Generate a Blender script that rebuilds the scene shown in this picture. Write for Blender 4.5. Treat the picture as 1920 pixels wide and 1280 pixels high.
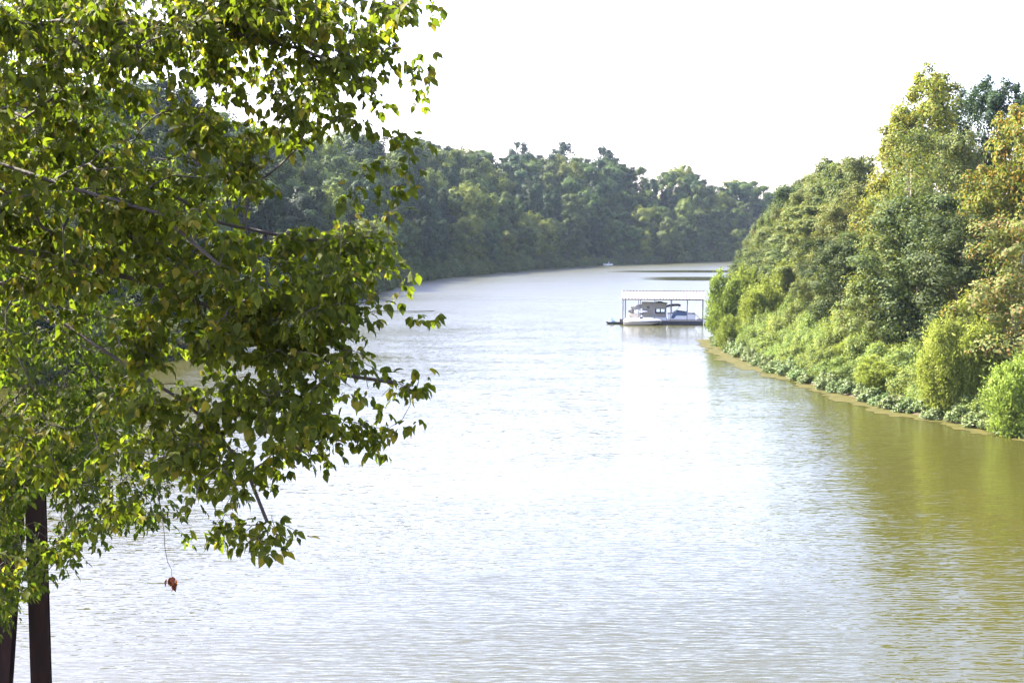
import bpy, math, random
import numpy as np
from mathutils import Vector, Matrix
R = math.radians
for o in list(bpy.data.objects): bpy.data.objects.remove(o)
scene = bpy.context.scene
col = scene.collection

# ------------------------------------------------------------------ camera
CAMH = 12.0; FPX = 2400.0; PITCH = math.atan(200 / 2400)
cd = bpy.data.cameras.new('camera'); cam = bpy.data.objects.new('camera', cd); col.objects.link(cam)
cd.sensor_width = 36; cd.lens = 36 * FPX / 1920; cd.clip_start = 0.1; cd.clip_end = 6000
cam.location = (0, 0, CAMH); cam.rotation_euler = (R(90) - PITCH, 0, 0)
scene.camera = cam
# ------------------------------------------------------------------ world and sun
SUN_AZ, SUN_EL = R(-66), R(43)            # azimuth from +Y, negative = to the left
w = bpy.data.worlds.new('World'); scene.world = w; w.use_nodes = True
nt = w.node_tree; bg = nt.nodes['Background']
sky = nt.nodes.new('ShaderNodeTexSky'); sky.sky_type = 'NISHITA'; sky.sun_disc = False
sky.sun_elevation = SUN_EL; sky.sun_rotation = SUN_AZ
sky.air_density = 1.0; sky.dust_density = 2.0; sky.ozone_density = 2.0
tint = nt.nodes.new('ShaderNodeMix'); tint.data_type = 'RGBA'; tint.blend_type = 'MULTIPLY'; tint.inputs['Factor'].default_value = 1
tint.inputs['B'].default_value = (1.11, 0.945, 1.06, 1)      # slightly milky lavender summer sky
nt.links.new(sky.outputs[0], tint.inputs['A']); nt.links.new(tint.outputs['Result'], bg.inputs[0]); bg.inputs[1].default_value = 0.12
sl = bpy.data.lights.new('sun', 'SUN'); sl.energy = 5.0; sl.angle = R(0.5); sl.color = (1, 0.95, 0.86)
so = bpy.data.objects.new('sun', sl); col.objects.link(so)
sdir = Vector((math.sin(SUN_AZ) * math.cos(SUN_EL), math.cos(SUN_AZ) * math.cos(SUN_EL), math.sin(SUN_EL)))
so.rotation_euler = sdir.to_track_quat('Z', 'Y').to_euler(); so.location = (-60, 30, 80)
# ------------------------------------------------------------------ exposure
scene.view_settings.view_transform = 'Standard'; scene.view_settings.look = 'None'
scene.view_settings.gamma = 1; scene.view_settings.exposure = 2.95
scene.render.engine = 'CYCLES'
scene.cycles.max_bounces = 8; scene.cycles.transparent_max_bounces = 8
scene.cycles.volume_bounces = 1

# ------------------------------------------------------------------ helpers
_f = np.array([0, math.cos(PITCH), -math.sin(PITCH)]); _u = np.array([0, math.sin(PITCH), math.cos(PITCH)])
def ray(px, py):
    return _f + np.array([1, 0, 0]) * ((px - 960) / FPX) + _u * ((640 - py) / FPX)
def at(px, py, depth): return np.array([0, 0, CAMH]) + ray(px, py) * depth
def on_water(px, py):
    d = ray(px, py); t = -CAMH / d[2]; return np.array([0, 0, CAMH]) + d * t
def proj(p):
    v = np.asarray(p, float) - np.array([0, 0, CAMH]); dz = v @ _f
    return 960 + FPX * v[0] / dz, 640 - FPX * (v @ _u) / dz

def tag(o, label=None, cat=None, group=None, kind=None):
    if label: o['label'] = label
    if cat: o['category'] = cat
    if group: o['group'] = group
    if kind: o['kind'] = kind
    return o
def empty(name, loc=(0, 0, 0), rz=0):
    o = bpy.data.objects.new(name, None); o.location = loc; o.rotation_euler = (0, 0, rz)
    o.empty_display_size = 0.5; col.objects.link(o); return o
def link_mesh(name, me, m=None, parent=None):
    o = bpy.data.objects.new(name, me)
    if m is not None: me.materials.append(m)
    col.objects.link(o)
    if parent is not None: o.parent = parent
    return o
def np_mesh(name, V, F, smooth=False):
    """V (n,3), F (m,k) equal sized faces"""
    V = np.ascontiguousarray(V, dtype=np.float32); F = np.ascontiguousarray(F, dtype=np.int32)
    me = bpy.data.meshes.new(name); m, k = F.shape
    me.vertices.add(len(V)); me.vertices.foreach_set('co', V.ravel())
    me.loops.add(m * k); me.loops.foreach_set('vertex_index', F.ravel())
    me.polygons.add(m); me.polygons.foreach_set('loop_start', np.arange(0, m * k, k, dtype=np.int32))
    if smooth: me.polygons.foreach_set('use_smooth', np.ones(m, dtype=bool))
    me.update(calc_edges=True); me.validate(); return me
class MB:
    def __init__(s): s.v = []; s.f = []
    def add(s, v, f):
        n = len(s.v); s.v += [tuple(map(float, p)) for p in v]; s.f += [tuple(i + n for i in q) for q in f]; return s
    def box(s, c, size, rz=0, ry=0, rx=0):
        M = Matrix.Rotation(rz, 3, 'Z') @ Matrix.Rotation(ry, 3, 'Y') @ Matrix.Rotation(rx, 3, 'X')
        v = [M @ Vector((sx * size[0] / 2, sy * size[1] / 2, sz * size[2] / 2)) + Vector(c)
             for sx in (-1, 1) for sy in (-1, 1) for sz in (-1, 1)]
        return s.add(v, [(0, 1, 3, 2), (4, 6, 7, 5), (0, 4, 5, 1), (2, 3, 7, 6), (0, 2, 6, 4), (1, 5, 7, 3)])
    def tube(s, pts, rad, n=8, cap=True):
        pts = [Vector(p) for p in pts]
        rad = rad if isinstance(rad, (list, tuple)) else [rad] * len(pts)
        rings = []
        for i, p in enumerate(pts):
            d = (pts[min(i + 1, len(pts) - 1)] - pts[max(i - 1, 0)]).normalized()
            a = Vector((0, 0, 1)) if abs(d.z) < 0.9 else Vector((1, 0, 0))
            x = d.cross(a).normalized(); y = d.cross(x)
            rings.append([p + (x * math.cos(2 * math.pi * k / n) + y * math.sin(2 * math.pi * k / n)) * rad[i] for k in range(n)])
        v = [q for r in rings for q in r]; f = []
        for i in range(len(pts) - 1):
            for k in range(n):
                f.append((i * n + k, i * n + (k + 1) % n, (i + 1) * n + (k + 1) % n, (i + 1) * n + k))
        if cap: f += [tuple(range(n))[::-1], tuple(range((len(pts) - 1) * n, len(pts) * n))]
        return s.add(v, f)
    def loft(s, secs, cap=True):
        n = len(secs[0]); v = [p for q in secs for p in q]; f = []
        for i in range(len(secs) - 1):
            for k in range(n):
                f.append((i * n + k, (i + 1) * n + k, (i + 1) * n + (k + 1) % n, i * n + (k + 1) % n))
        if cap: f += [tuple(range(n)), tuple(range((len(secs) - 1) * n, len(secs) * n))[::-1]]
        return s.add(v, f)
    def prism(s, prof, y0, y1):
        """profile in x,z extruded along y"""
        return s.loft([[(x, y0, z) for x, z in prof], [(x, y1, z) for x, z in prof]])
    def build(s, name, m, parent=None, smooth=False, bevel=0):
        me = bpy.data.meshes.new(name); me.from_pydata(s.v, [], s.f); me.update()
        if smooth: me.polygons.foreach_set('use_smooth', [True] * len(me.polygons))
        o = link_mesh(name, me, m, parent)
        if bevel:
            b = o.modifiers.new('bevel', 'BEVEL'); b.width = bevel; b.segments = 2; b.limit_method = 'ANGLE'
        return o
def copy_tree(o, parent=None):
    c = o.copy(); col.objects.link(c)
    if parent is not None: c.parent = parent
    for ch in list(o.children): copy_tree(ch, c)
    return c

# ------------------------------------------------------------------ materials
def new_mat(name):
    m = bpy.data.materials.new(name); m.use_nodes = True
    return m, m.node_tree.nodes, m.node_tree.links, m.node_tree.nodes['Principled BSDF']
def rgba(c): return (c[0], c[1], c[2], 1)
def simple(name, c, rough=0.6, metal=0.0, var=0.12, scale=3.0, spec=0.5, bump=0.0):
    m, N, L, P = new_mat(name)
    tc = N.new('ShaderNodeTexCoord'); nz = N.new('ShaderNodeTexNoise'); nz.inputs['Scale'].default_value = scale
    nz.inputs['Detail'].default_value = 5
    L.new(tc.outputs['Object'], nz.inputs['Vector'])
    mx = N.new('ShaderNodeMix'); mx.data_type = 'RGBA'
    mx.inputs['A'].default_value = rgba([k * (1 - var) for k in c]); mx.inputs['B'].default_value = rgba([min(1, k * (1 + var)) for k in c])
    L.new(nz.outputs['Fac'], mx.inputs['Factor']); L.new(mx.outputs['Result'], P.inputs['Base Color'])
    P.inputs['Roughness'].default_value = rough; P.inputs['Metallic'].default_value = metal
    P.inputs['Specular IOR Level'].default_value = spec
    if bump:
        b = N.new('ShaderNodeBump'); b.inputs['Strength'].default_value = bump; b.inputs['Distance'].default_value = 0.05
        L.new(nz.outputs['Fac'], b.inputs['Height']); L.new(b.outputs['Normal'], P.inputs['Normal'])
    return m
def leaf_mat(name, c1, c2, alt=None, altfrac=0.0, transl=0.4, tmul=(1.3, 1.25, 0.5), gloss=0.08, objvar=0.25, patch=0.0, patch_scale=0.35):
    """c1..c2 vary leaf by leaf; alt is the colour of the turned leaves"""
    m, N, L, P = new_mat(name)
    g = N.new('ShaderNodeNewGeometry')
    mx = N.new('ShaderNodeMix'); mx.data_type = 'RGBA'
    mx.inputs['A'].default_value = rgba(c1); mx.inputs['B'].default_value = rgba(c2)
    L.new(g.outputs['Random Per Island'], mx.inputs['Factor'])
    out = mx.outputs['Result']
    if alt:
        mul = N.new('ShaderNodeMath'); mul.operation = 'MULTIPLY'; mul.inputs[1].default_value = 7.31
        L.new(g.outputs['Random Per Island'], mul.inputs[0])
        fr = N.new('ShaderNodeMath'); fr.operation = 'FRACT'; L.new(mul.outputs[0], fr.inputs[0])
        tc = N.new('ShaderNodeTexCoord'); nz = N.new('ShaderNodeTexNoise'); nz.inputs['Scale'].default_value = patch_scale
        nz.inputs['Detail'].default_value = 2; L.new(tc.outputs['Object'], nz.inputs['Vector'])
        ma = N.new('ShaderNodeMath'); ma.operation = 'MULTIPLY_ADD'; ma.inputs[1].default_value = patch; ma.inputs[2].default_value = altfrac - patch * 0.5
        L.new(nz.outputs['Fac'], ma.inputs[0])
        lt = N.new('ShaderNodeMath'); lt.operation = 'LESS_THAN'
        L.new(fr.outputs[0], lt.inputs[0]); L.new(ma.outputs[0], lt.inputs[1])
        m2 = N.new('ShaderNodeMix'); m2.data_type = 'RGBA'; m2.inputs['B'].default_value = rgba(alt)
        L.new(out, m2.inputs['A']); L.new(lt.outputs[0], m2.inputs['Factor']); out = m2.outputs['Result']
    oi = N.new('ShaderNodeObjectInfo'); hs = N.new('ShaderNodeHueSaturation')
    mr = N.new('ShaderNodeMapRange'); mr.inputs['To Min'].default_value = 1 - objvar; mr.inputs['To Max'].default_value = 1 + objvar
    L.new(oi.outputs['Random'], mr.inputs['Value']); L.new(mr.outputs['Result'], hs.inputs['Value'])
    mr2 = N.new('ShaderNodeMapRange'); mr2.inputs['To Min'].default_value = 0.485; mr2.inputs['To Max'].default_value = 0.515
    m3 = N.new('ShaderNodeMath'); m3.operation = 'MULTIPLY'; m3.inputs[1].default_value = 5.7; L.new(oi.outputs['Random'], m3.inputs[0])
    f3 = N.new('ShaderNodeMath'); f3.operation = 'FRACT'; L.new(m3.outputs[0], f3.inputs[0])
    L.new(f3.outputs[0], mr2.inputs['Value']); L.new(mr2.outputs['Result'], hs.inputs['Hue'])
    L.new(out, hs.inputs['Color']); out = hs.outputs['Color']
    L.new(out, P.inputs['Base Color']); P.inputs['Roughness'].default_value = 0.6
    P.inputs['Specular IOR Level'].default_value = gloss
    tr = N.new('ShaderNodeBsdfTranslucent'); vm = N.new('ShaderNodeVectorMath'); vm.operation = 'MULTIPLY'
    vm.inputs[1].default_value = tmul; L.new(out, vm.inputs[0]); L.new(vm.outputs[0], tr.inputs['Color'])
    ms = N.new('ShaderNodeMixShader'); ms.inputs[0].default_value = transl
    L.new(P.outputs[0], ms.inputs[1]); L.new(tr.outputs[0], ms.inputs[2])
    L.new(ms.outputs[0], N['Material Output'].inputs['Surface'])
    return m

M = {}
M['bark'] = simple('bark', (0.05, 0.038, 0.028), 0.9, var=0.5, scale=9, bump=0.8)
M['bark_pale'] = simple('bark_pale', (0.26, 0.22, 0.17), 0.85, var=0.45, scale=5, bump=0.5)
M['near_leaf'] = leaf_mat('near_leaf', (0.029, 0.041, 0.005), (0.078, 0.090, 0.011), (0.14, 0.12, 0.016), 0.10, transl=0.5, tmul=(1.75, 2.1, 0.75), gloss=0.1, objvar=0.02, patch=0.5, patch_scale=0.9)
M['back_leaf'] = leaf_mat('back_leaf', (0.028, 0.039, 0.005), (0.072, 0.083, 0.011), (0.14, 0.12, 0.016), 0.08, transl=0.5, tmul=(1.75, 2.1, 0.75), gloss=0.1, objvar=0.02, patch=0.4, patch_scale=0.6)
M['dark'] = leaf_mat('dark_leaf', (0.020, 0.034, 0.011), (0.048, 0.068, 0.022), (0.09, 0.11, 0.03), 0.1, transl=0.3)
M['mid'] = leaf_mat('mid_leaf', (0.046, 0.066, 0.018), (0.105, 0.13, 0.04), (0.14, 0.12, 0.03), 0.08, transl=0.35)
M['yellowgreen'] = leaf_mat('yellowgreen_leaf', (0.075, 0.092, 0.012), (0.15, 0.165, 0.024), (0.24, 0.19, 0.04), 0.1, transl=0.4)
M['olive'] = leaf_mat('olive_leaf', (0.062, 0.078, 0.020), (0.12, 0.14, 0.045), (0.14, 0.11, 0.03), 0.08, transl=0.35)
M['bluegreen'] = leaf_mat('bluegreen_leaf', (0.025, 0.05, 0.024), (0.055, 0.09, 0.04), transl=0.3)
M['orange'] = leaf_mat('orange_leaf', (0.058, 0.08, 0.014), (0.125, 0.132, 0.024), (0.19, 0.12, 0.026), 0.18, transl=0.4, patch=0.9, patch_scale=0.25)
M['tan'] = leaf_mat('tan_leaf', (0.055, 0.08, 0.02), (0.12, 0.138, 0.042), (0.17, 0.12, 0.045), 0.15, transl=0.35, patch=0.8, patch_scale=0.3)
M['far_dark'] = leaf_mat('far_dark_leaf', (0.008, 0.019, 0.005), (0.022, 0.043, 0.009), transl=0.12, objvar=0.3)
M['far_mid'] = leaf_mat('far_mid_leaf', (0.026, 0.046, 0.008), (0.07, 0.1, 0.018), transl=0.12, objvar=0.3)
M['far_yellowgreen'] = leaf_mat('far_yellowgreen_leaf', (0.068, 0.092, 0.014), (0.145, 0.175, 0.028), transl=0.2, objvar=0.25)
M['far_olive'] = leaf_mat('far_olive_leaf', (0.027, 0.042, 0.008), (0.058, 0.078, 0.016), transl=0.12, objvar=0.3)
M['far_bluegreen'] = leaf_mat('far_bluegreen_leaf', (0.015, 0.032, 0.012), (0.032, 0.058, 0.02), transl=0.12, objvar=0.3)
M['willow'] = leaf_mat('willow_leaf', (0.14, 0.18, 0.028), (0.22, 0.26, 0.06), transl=0.4, tmul=(1.1, 1.15, 0.7), objvar=0.14)
M['weed'] = leaf_mat('weed_leaf', (0.10, 0.136, 0.03), (0.185, 0.22, 0.064), (0.08, 0.13, 0.05), 0.2, transl=0.35, objvar=0.18)
M['knot'] = leaf_mat('broad_weed_leaf', (0.05, 0.085, 0.022), (0.12, 0.16, 0.05), (0.2, 0.2, 0.09), 0.08, transl=0.25, gloss=0.3, objvar=0.15)
M['dead'] = leaf_mat('dead_leaf', (0.10, 0.038, 0.018), (0.16, 0.062, 0.028), transl=0.3, objvar=0.02)
M['white_metal'] = simple('white_metal', (0.78, 0.77, 0.76), 0.4, var=0.06)
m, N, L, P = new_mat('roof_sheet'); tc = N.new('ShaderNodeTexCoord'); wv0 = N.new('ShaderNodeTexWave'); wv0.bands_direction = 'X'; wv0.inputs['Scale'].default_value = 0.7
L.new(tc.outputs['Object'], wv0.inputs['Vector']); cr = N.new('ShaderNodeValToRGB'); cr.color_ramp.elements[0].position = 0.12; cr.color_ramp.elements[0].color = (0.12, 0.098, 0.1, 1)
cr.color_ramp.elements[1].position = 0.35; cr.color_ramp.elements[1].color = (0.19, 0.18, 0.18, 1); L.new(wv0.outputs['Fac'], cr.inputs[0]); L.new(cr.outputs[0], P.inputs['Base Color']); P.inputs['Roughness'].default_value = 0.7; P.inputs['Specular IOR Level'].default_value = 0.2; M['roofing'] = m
M['grey_metal'] = simple('grey_metal', (0.19, 0.185, 0.18), 0.7, 0.0)
M['white_paint'] = simple('white_gelcoat', (0.8, 0.8, 0.8), 0.25, var=0.04)
M['cream'] = simple('cream_gelcoat', (0.58, 0.52, 0.42), 0.35, var=0.08)
M['cabin'] = simple('cabin_siding', (0.24, 0.225, 0.195), 0.7, var=0.1)
M['tarp'] = simple('grey_tarp', (0.17, 0.17, 0.18), 0.8, var=0.3, bump=0.5)
M['blue_tarp'] = simple('blue_tarp', (0.06, 0.11, 0.2), 0.6, var=0.25, bump=0.5)
M['pale_blue'] = simple('pale_blue_cover', (0.22, 0.33, 0.42), 0.6, var=0.2, bump=0.4)
M['navy'] = simple('navy_stripe', (0.06, 0.07, 0.1), 0.5)
M['float'] = simple('float_black', (0.035, 0.038, 0.042), 0.8, var=0.3)
M['deck'] = simple('deck_plank', (0.25, 0.22, 0.18), 0.8, var=0.3, scale=6)
M['black'] = simple('black_plastic', (0.02, 0.02, 0.022), 0.4)
M['skin'] = simple('skin', (0.45, 0.28, 0.2), 0.6)
M['shirt'] = simple('white_shirt', (0.8, 0.8, 0.8), 0.9)
M['glass'] = simple('dark_glass', (0.02, 0.025, 0.03), 0.05, spec=0.8)
# clear window glass
m, N, L, P = new_mat('clear_glass'); P.inputs['Base Color'].default_value = (0.9, 0.93, 0.95, 1)
P.inputs['Roughness'].default_value = 0.02; P.inputs['Transmission Weight'].default_value = 1; P.inputs['IOR'].default_value = 1.1; M['clear'] = m
# rusty steel
m, N, L, P = new_mat('rusty_steel')
tc = N.new('ShaderNodeTexCoord'); mp = N.new('ShaderNodeMapping'); mp.inputs['Scale'].default_value = (6, 6, 0.8)
nz = N.new('ShaderNodeTexNoise'); nz.inputs['Scale'].default_value = 1.5; nz.inputs['Detail'].default_value = 8; nz.inputs['Roughness'].default_value = 0.7
cr = N.new('ShaderNodeValToRGB'); cr.color_ramp.elements[0].position = 0.35; cr.color_ramp.elements[0].color = (0.010, 0.006, 0.005, 1)
cr.color_ramp.elements[1].position = 0.7; cr.color_ramp.elements[1].color = (0.028, 0.012, 0.007, 1)
L.new(tc.outputs['Object'], mp.inputs[0]); L.new(mp.outputs[0], nz.inputs['Vector']); L.new(nz.outputs['Fac'], cr.inputs[0]); L.new(cr.outputs[0], P.inputs['Base Color'])
P.inputs['Roughness'].default_value = 0.85; P.inputs['Specular IOR Level'].default_value = 0.15
b = N.new('ShaderNodeBump'); b.inputs['Strength'].default_value = 0.5; b.inputs['Distance'].default_value = 0.02; L.new(nz.outputs['Fac'], b.inputs['Height']); L.new(b.outputs[0], P.inputs['Normal'])
M['rust'] = m
# ground: leaf litter and bare earth, mud low at the water
m, N, L, P = new_mat('bank_soil')
tc = N.new('ShaderNodeTexCoord'); nz = N.new('ShaderNodeTexNoise'); nz.inputs['Scale'].default_value = 0.6; nz.inputs['Detail'].default_value = 8
L.new(tc.outputs['Object'], nz.inputs['Vector'])
cr = N.new('ShaderNodeValToRGB'); cr.color_ramp.elements[0].position = 0.35; cr.color_ramp.elements[0].color = (0.045, 0.05, 0.018, 1)
cr.color_ramp.elements[1].position = 0.65; cr.color_ramp.elements[1].color = (0.11, 0.085, 0.045, 1); L.new(nz.outputs['Fac'], cr.inputs[0])
sx = N.new('ShaderNodeSeparateXYZ'); L.new(tc.outputs['Object'], sx.inputs[0])
mr = N.new('ShaderNodeMapRange'); mr.inputs['From Min'].default_value = 0.1; mr.inputs['From Max'].default_value = 0.6; L.new(sx.outputs['Z'], mr.inputs['Value'])
mx = N.new('ShaderNodeMix'); mx.data_type = 'RGBA'; mx.inputs['A'].default_value = (0.04, 0.028, 0.01, 1)
L.new(mr.outputs['Result'], mx.inputs['Factor']); L.new(cr.outputs[0], mx.inputs['B']); L.new(mx.outputs['Result'], P.inputs['Base Color']); P.inputs['Roughness'].default_value = 0.95
M['soil'] = m
# floating scum / algae mat
m, N, L, P = new_mat('algae')
tc = N.new('ShaderNodeTexCoord'); nz = N.new('ShaderNodeTexNoise'); nz.inputs['Scale'].default_value = 1.3; nz.inputs['Detail'].default_value = 9; nz.inputs['Roughness'].default_value = 0.75
L.new(tc.outputs['Object'], nz.inputs['Vector'])
cr = N.new('ShaderNodeValToRGB'); cr.color_ramp.elements[0].position = 0.38; cr.color_ramp.elements[0].color = (0.03, 0.033, 0.006, 1)
cr.color_ramp.elements[1].position = 0.62; cr.color_ramp.elements[1].color = (0.062, 0.052, 0.012, 1); L.new(nz.outputs['Fac'], cr.inputs[0]); L.new(cr.outputs[0], P.inputs['Base Color'])
P.inputs['Roughness'].default_value = 0.8; P.inputs['Specular IOR Level'].default_value = 0.1; M['algae'] = m
# water: murky body colour, wind ripples as facet slopes
m, N, L, P = new_mat('river_water')
P.inputs['Base Color'].default_value = (0.032, 0.0308, 0.0065, 1); P.inputs['Roughness'].default_value = 0.03; P.inputs['IOR'].default_value = 1.333
tc = N.new('ShaderNodeTexCoord')
def slope_layer(scale, detail, amp, off, rot=0.0):
    mp = N.new('ShaderNodeMapping'); mp.inputs['Scale'].default_value = (scale[0], scale[1], 1); mp.inputs['Location'].default_value = (off, off * 0.7, off); mp.inputs['Rotation'].default_value = (0, 0, rot)
    L.new(tc.outputs['Object'], mp.inputs[0])
    nz = N.new('ShaderNodeTexNoise'); nz.inputs['Scale'].default_value = 1; nz.inputs['Detail'].default_value = detail; nz.inputs['Roughness'].default_value = 0.55
    nz.inputs['Distortion'].default_value = 0.25
    L.new(mp.outputs[0], nz.inputs['Vector'])
    s = N.new('ShaderNodeVectorMath'); s.operation = 'SUBTRACT'; s.inputs[1].default_value = (0.5, 0.5, 0.5); L.new(nz.outputs['Color'], s.inputs[0])
    k = N.new('ShaderNodeVectorMath'); k.operation = 'MULTIPLY'; k.inputs[1].default_value = (amp[0], amp[1], 0); L.new(s.outputs[0], k.inputs[0])
    return k.outputs[0]
def vadd(a, b):
    s = N.new('ShaderNodeVectorMath'); s.operation = 'ADD'; L.new(a, s.inputs[0]); L.new(b, s.inputs[1]); return s.outputs[0]
sl1 = slope_layer((1.3, 6.0), 2, (0.10, 0.22), 3.1, 0.05)
sl2 = slope_layer((4.0, 17.0), 2, (0.10, 0.26), 17.0, -0.08)
sl3 = slope_layer((0.12, 0.3), 1, (0.03, 0.08), 41.0, 0.1)
tot = vadd(vadd(sl1, sl2), sl3)
def wave_layer(scale, amp, rot, dist, dscale):
    mp = N.new('ShaderNodeMapping'); mp.inputs['Rotation'].default_value = (0, 0, rot); mp.inputs['Scale'].default_value = (0.35, 1, 1); L.new(tc.outputs['Object'], mp.inputs[0])
    wv_ = N.new('ShaderNodeTexWave'); wv_.wave_type = 'BANDS'; wv_.bands_direction = 'Y'; wv_.inputs['Scale'].default_value = scale
    wv_.inputs['Distortion'].default_value = dist; wv_.inputs['Detail'].default_value = 2; wv_.inputs['Detail Scale'].default_value = dscale; L.new(mp.outputs[0], wv_.inputs['Vector'])
    c = N.new('ShaderNodeMath'); c.operation = 'MULTIPLY_ADD'; c.inputs[1].default_value = amp; c.inputs[2].default_value = -amp * 0.5; L.new(wv_.outputs['Fac'], c.inputs[0])
    cb_ = N.new('ShaderNodeCombineXYZ'); L.new(c.outputs[0], cb_.inputs['Y']); return cb_.outputs[0]
tot = vadd(tot, vadd(wave_layer(1.15, 0.078, 0.06, 9.0, 1.3), wave_layer(2.1, 0.07, -0.12, 8.0, 1.9)))
mp = N.new('ShaderNodeMapping'); mp.inputs['Scale'].default_value = (0.012, 0.035, 1); L.new(tc.outputs['Object'], mp.inputs[0])
nz = N.new('ShaderNodeTexNoise'); nz.inputs['Scale'].default_value = 1; nz.inputs['Detail'].default_value = 3; L.new(mp.outputs[0], nz.inputs['Vector'])
mr = N.new('ShaderNodeMapRange'); mr.inputs['From Min'].default_value = 0.36; mr.inputs['From Max'].default_value = 0.56
mr.inputs['To Min'].default_value = 0.6; mr.inputs['To Max'].default_value = 1.0; L.new(nz.outputs['Fac'], mr.inputs['Value'])
sxy = N.new('ShaderNodeSeparateXYZ'); L.new(tc.outputs['Object'], sxy.inputs[0])
mry = N.new('ShaderNodeMapRange'); mry.inputs['From Min'].default_value = 50; mry.inputs['From Max'].default_value = 260
mry.inputs['To Min'].default_value = 0.07; mry.inputs['To Max'].default_value = 0.30; L.new(sxy.outputs['Y'], mry.inputs['Value'])
mrr = N.new('ShaderNodeMath'); mrr.operation = 'MULTIPLY_ADD'; mrr.inputs[1].default_value = 0.12; L.new(nz.outputs['Fac'], mrr.inputs[0])
sb_ = N.new('ShaderNodeMath'); sb_.operation = 'SUBTRACT'; sb_.inputs[1].default_value = 0.06; L.new(mry.outputs['Result'], sb_.inputs[0]); L.new(sb_.outputs[0], mrr.inputs[2]); mpc = N.new('ShaderNodeMapping'); mpc.inputs['Scale'].default_value = (0.007, 0.03, 1); mpc.inputs['Location'].default_value = (4.3, 1.7, 0); L.new(tc.outputs['Object'], mpc.inputs[0])
nzc = N.new('ShaderNodeTexNoise'); nzc.inputs['Scale'].default_value = 1; nzc.inputs['Detail'].default_value = 2.5; L.new(mpc.outputs[0], nzc.inputs['Vector'])
calm = N.new('ShaderNodeMapRange'); calm.inputs['From Min'].default_value = 0.62; calm.inputs['From Max'].default_value = 0.68
prev_ = nzc.outputs['Fac']
for cx_, cy_, rx_, ry_ in ((52, 345, 26, 20), (64, 415, 28, 12)):      # two sheltered slicks off the far right shore
    mq = N.new('ShaderNodeMapping'); mq.inputs['Scale'].default_value = (1 / rx_, 1 / ry_, 0); mq.inputs['Location'].default_value = (-cx_ / rx_, -cy_ / ry_, 0); L.new(tc.outputs['Object'], mq.inputs[0])
    ln_ = N.new('ShaderNodeVectorMath'); ln_.operation = 'LENGTH'; L.new(mq.outputs[0], ln_.inputs[0])
    ff = N.new('ShaderNodeMapRange'); ff.inputs['From Min'].default_value = 1.35; ff.inputs['From Max'].default_value = 0.3; ff.inputs['To Max'].default_value = 0.3; L.new(ln_.outputs['Value'], ff.inputs['Value'])
    aa = N.new('ShaderNodeMath'); aa.operation = 'ADD'; L.new(prev_, aa.inputs[0]); L.new(ff.outputs['Result'], aa.inputs[1]); prev_ = aa.outputs[0]
L.new(prev_, calm.inputs['Value'])
rmx = N.new('ShaderNodeMix'); rmx.data_type = 'FLOAT'; L.new(calm.outputs['Result'], rmx.inputs['Factor']); L.new(mrr.outputs[0], rmx.inputs['A']); rmx.inputs['B'].default_value = 0.06; L.new(rmx.outputs['Result'], P.inputs['Roughness'])
sc = N.new('ShaderNodeVectorMath'); sc.operation = 'SCALE'; L.new(tot, sc.inputs[0]); amx = N.new('ShaderNodeMix'); amx.data_type = 'FLOAT'; L.new(calm.outputs['Result'], amx.inputs['Factor']); L.new(mr.outputs['Result'], amx.inputs['A']); amx.inputs['B'].default_value = 0.25; L.new(amx.outputs['Result'], sc.inputs['Scale'])
ad = N.new('ShaderNodeVectorMath'); ad.operation = 'ADD'; ad.inputs[1].default_value = (0, 0, 1); L.new(sc.outputs[0], ad.inputs[0])
nn = N.new('ShaderNodeVectorMath'); nn.operation = 'NORMALIZE'; L.new(ad.outputs[0], nn.inputs[0]); L.new(nn.outputs[0], P.inputs['Normal'])
M['water'] = m

# ------------------------------------------------------------------ river, ground, water
LB = np.array([(-4, -150), (-4.5, 8), (-8, 18), (-18, 36), (-44, 85), (-40, 108), (-36, 128), (-33, 180), (-30, 274), (-23, 351), (-2, 423), (29, 505), (96, 588), (180, 640), (300, 700), (900, 900)], float)
RB = np.array([(36, -150), (36, 20), (33, 50), (30.8, 74), (28.6, 80), (26.5, 86.5), (25.2, 94.4), (23.6, 104.7), (22.6, 115), (22.4, 131), (22.8, 142.6), (25.5, 150), (28, 162), (31, 180), (37, 230), (52, 310), (79, 430), (105, 480), (160, 530), (270, 580), (900, 760)], float)
def polydist(P_, poly):
    d = np.full(len(P_), 1e9)
    for a, b_ in zip(poly[:-1], poly[1:]):
        ab = b_ - a; t = np.clip(((P_ - a) @ ab) / (ab @ ab), 0, 1)
        d = np.minimum(d, np.linalg.norm(P_ - (a + t[:, None] * ab), axis=1))
    return d
RIV = np.vstack([LB, RB[::-1]])
def inside(P_, poly):
    x, y = P_[:, 0], P_[:, 1]; c = np.zeros(len(P_), bool); j = len(poly) - 1
    for i in range(len(poly)):
        xi, yi = poly[i]; xj, yj = poly[j]
        with np.errstate(divide='ignore', invalid='ignore'):
            t = ((yi > y) != (yj > y)) & (x < (xj - xi) * (y - yi) / (yj - yi + 1e-12) + xi)
        c ^= t; j = i
    return c
def sstep(a, b_, x): t = np.clip((x - a) / (b_ - a), 0, 1); return t * t * (3 - 2 * t)
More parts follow.
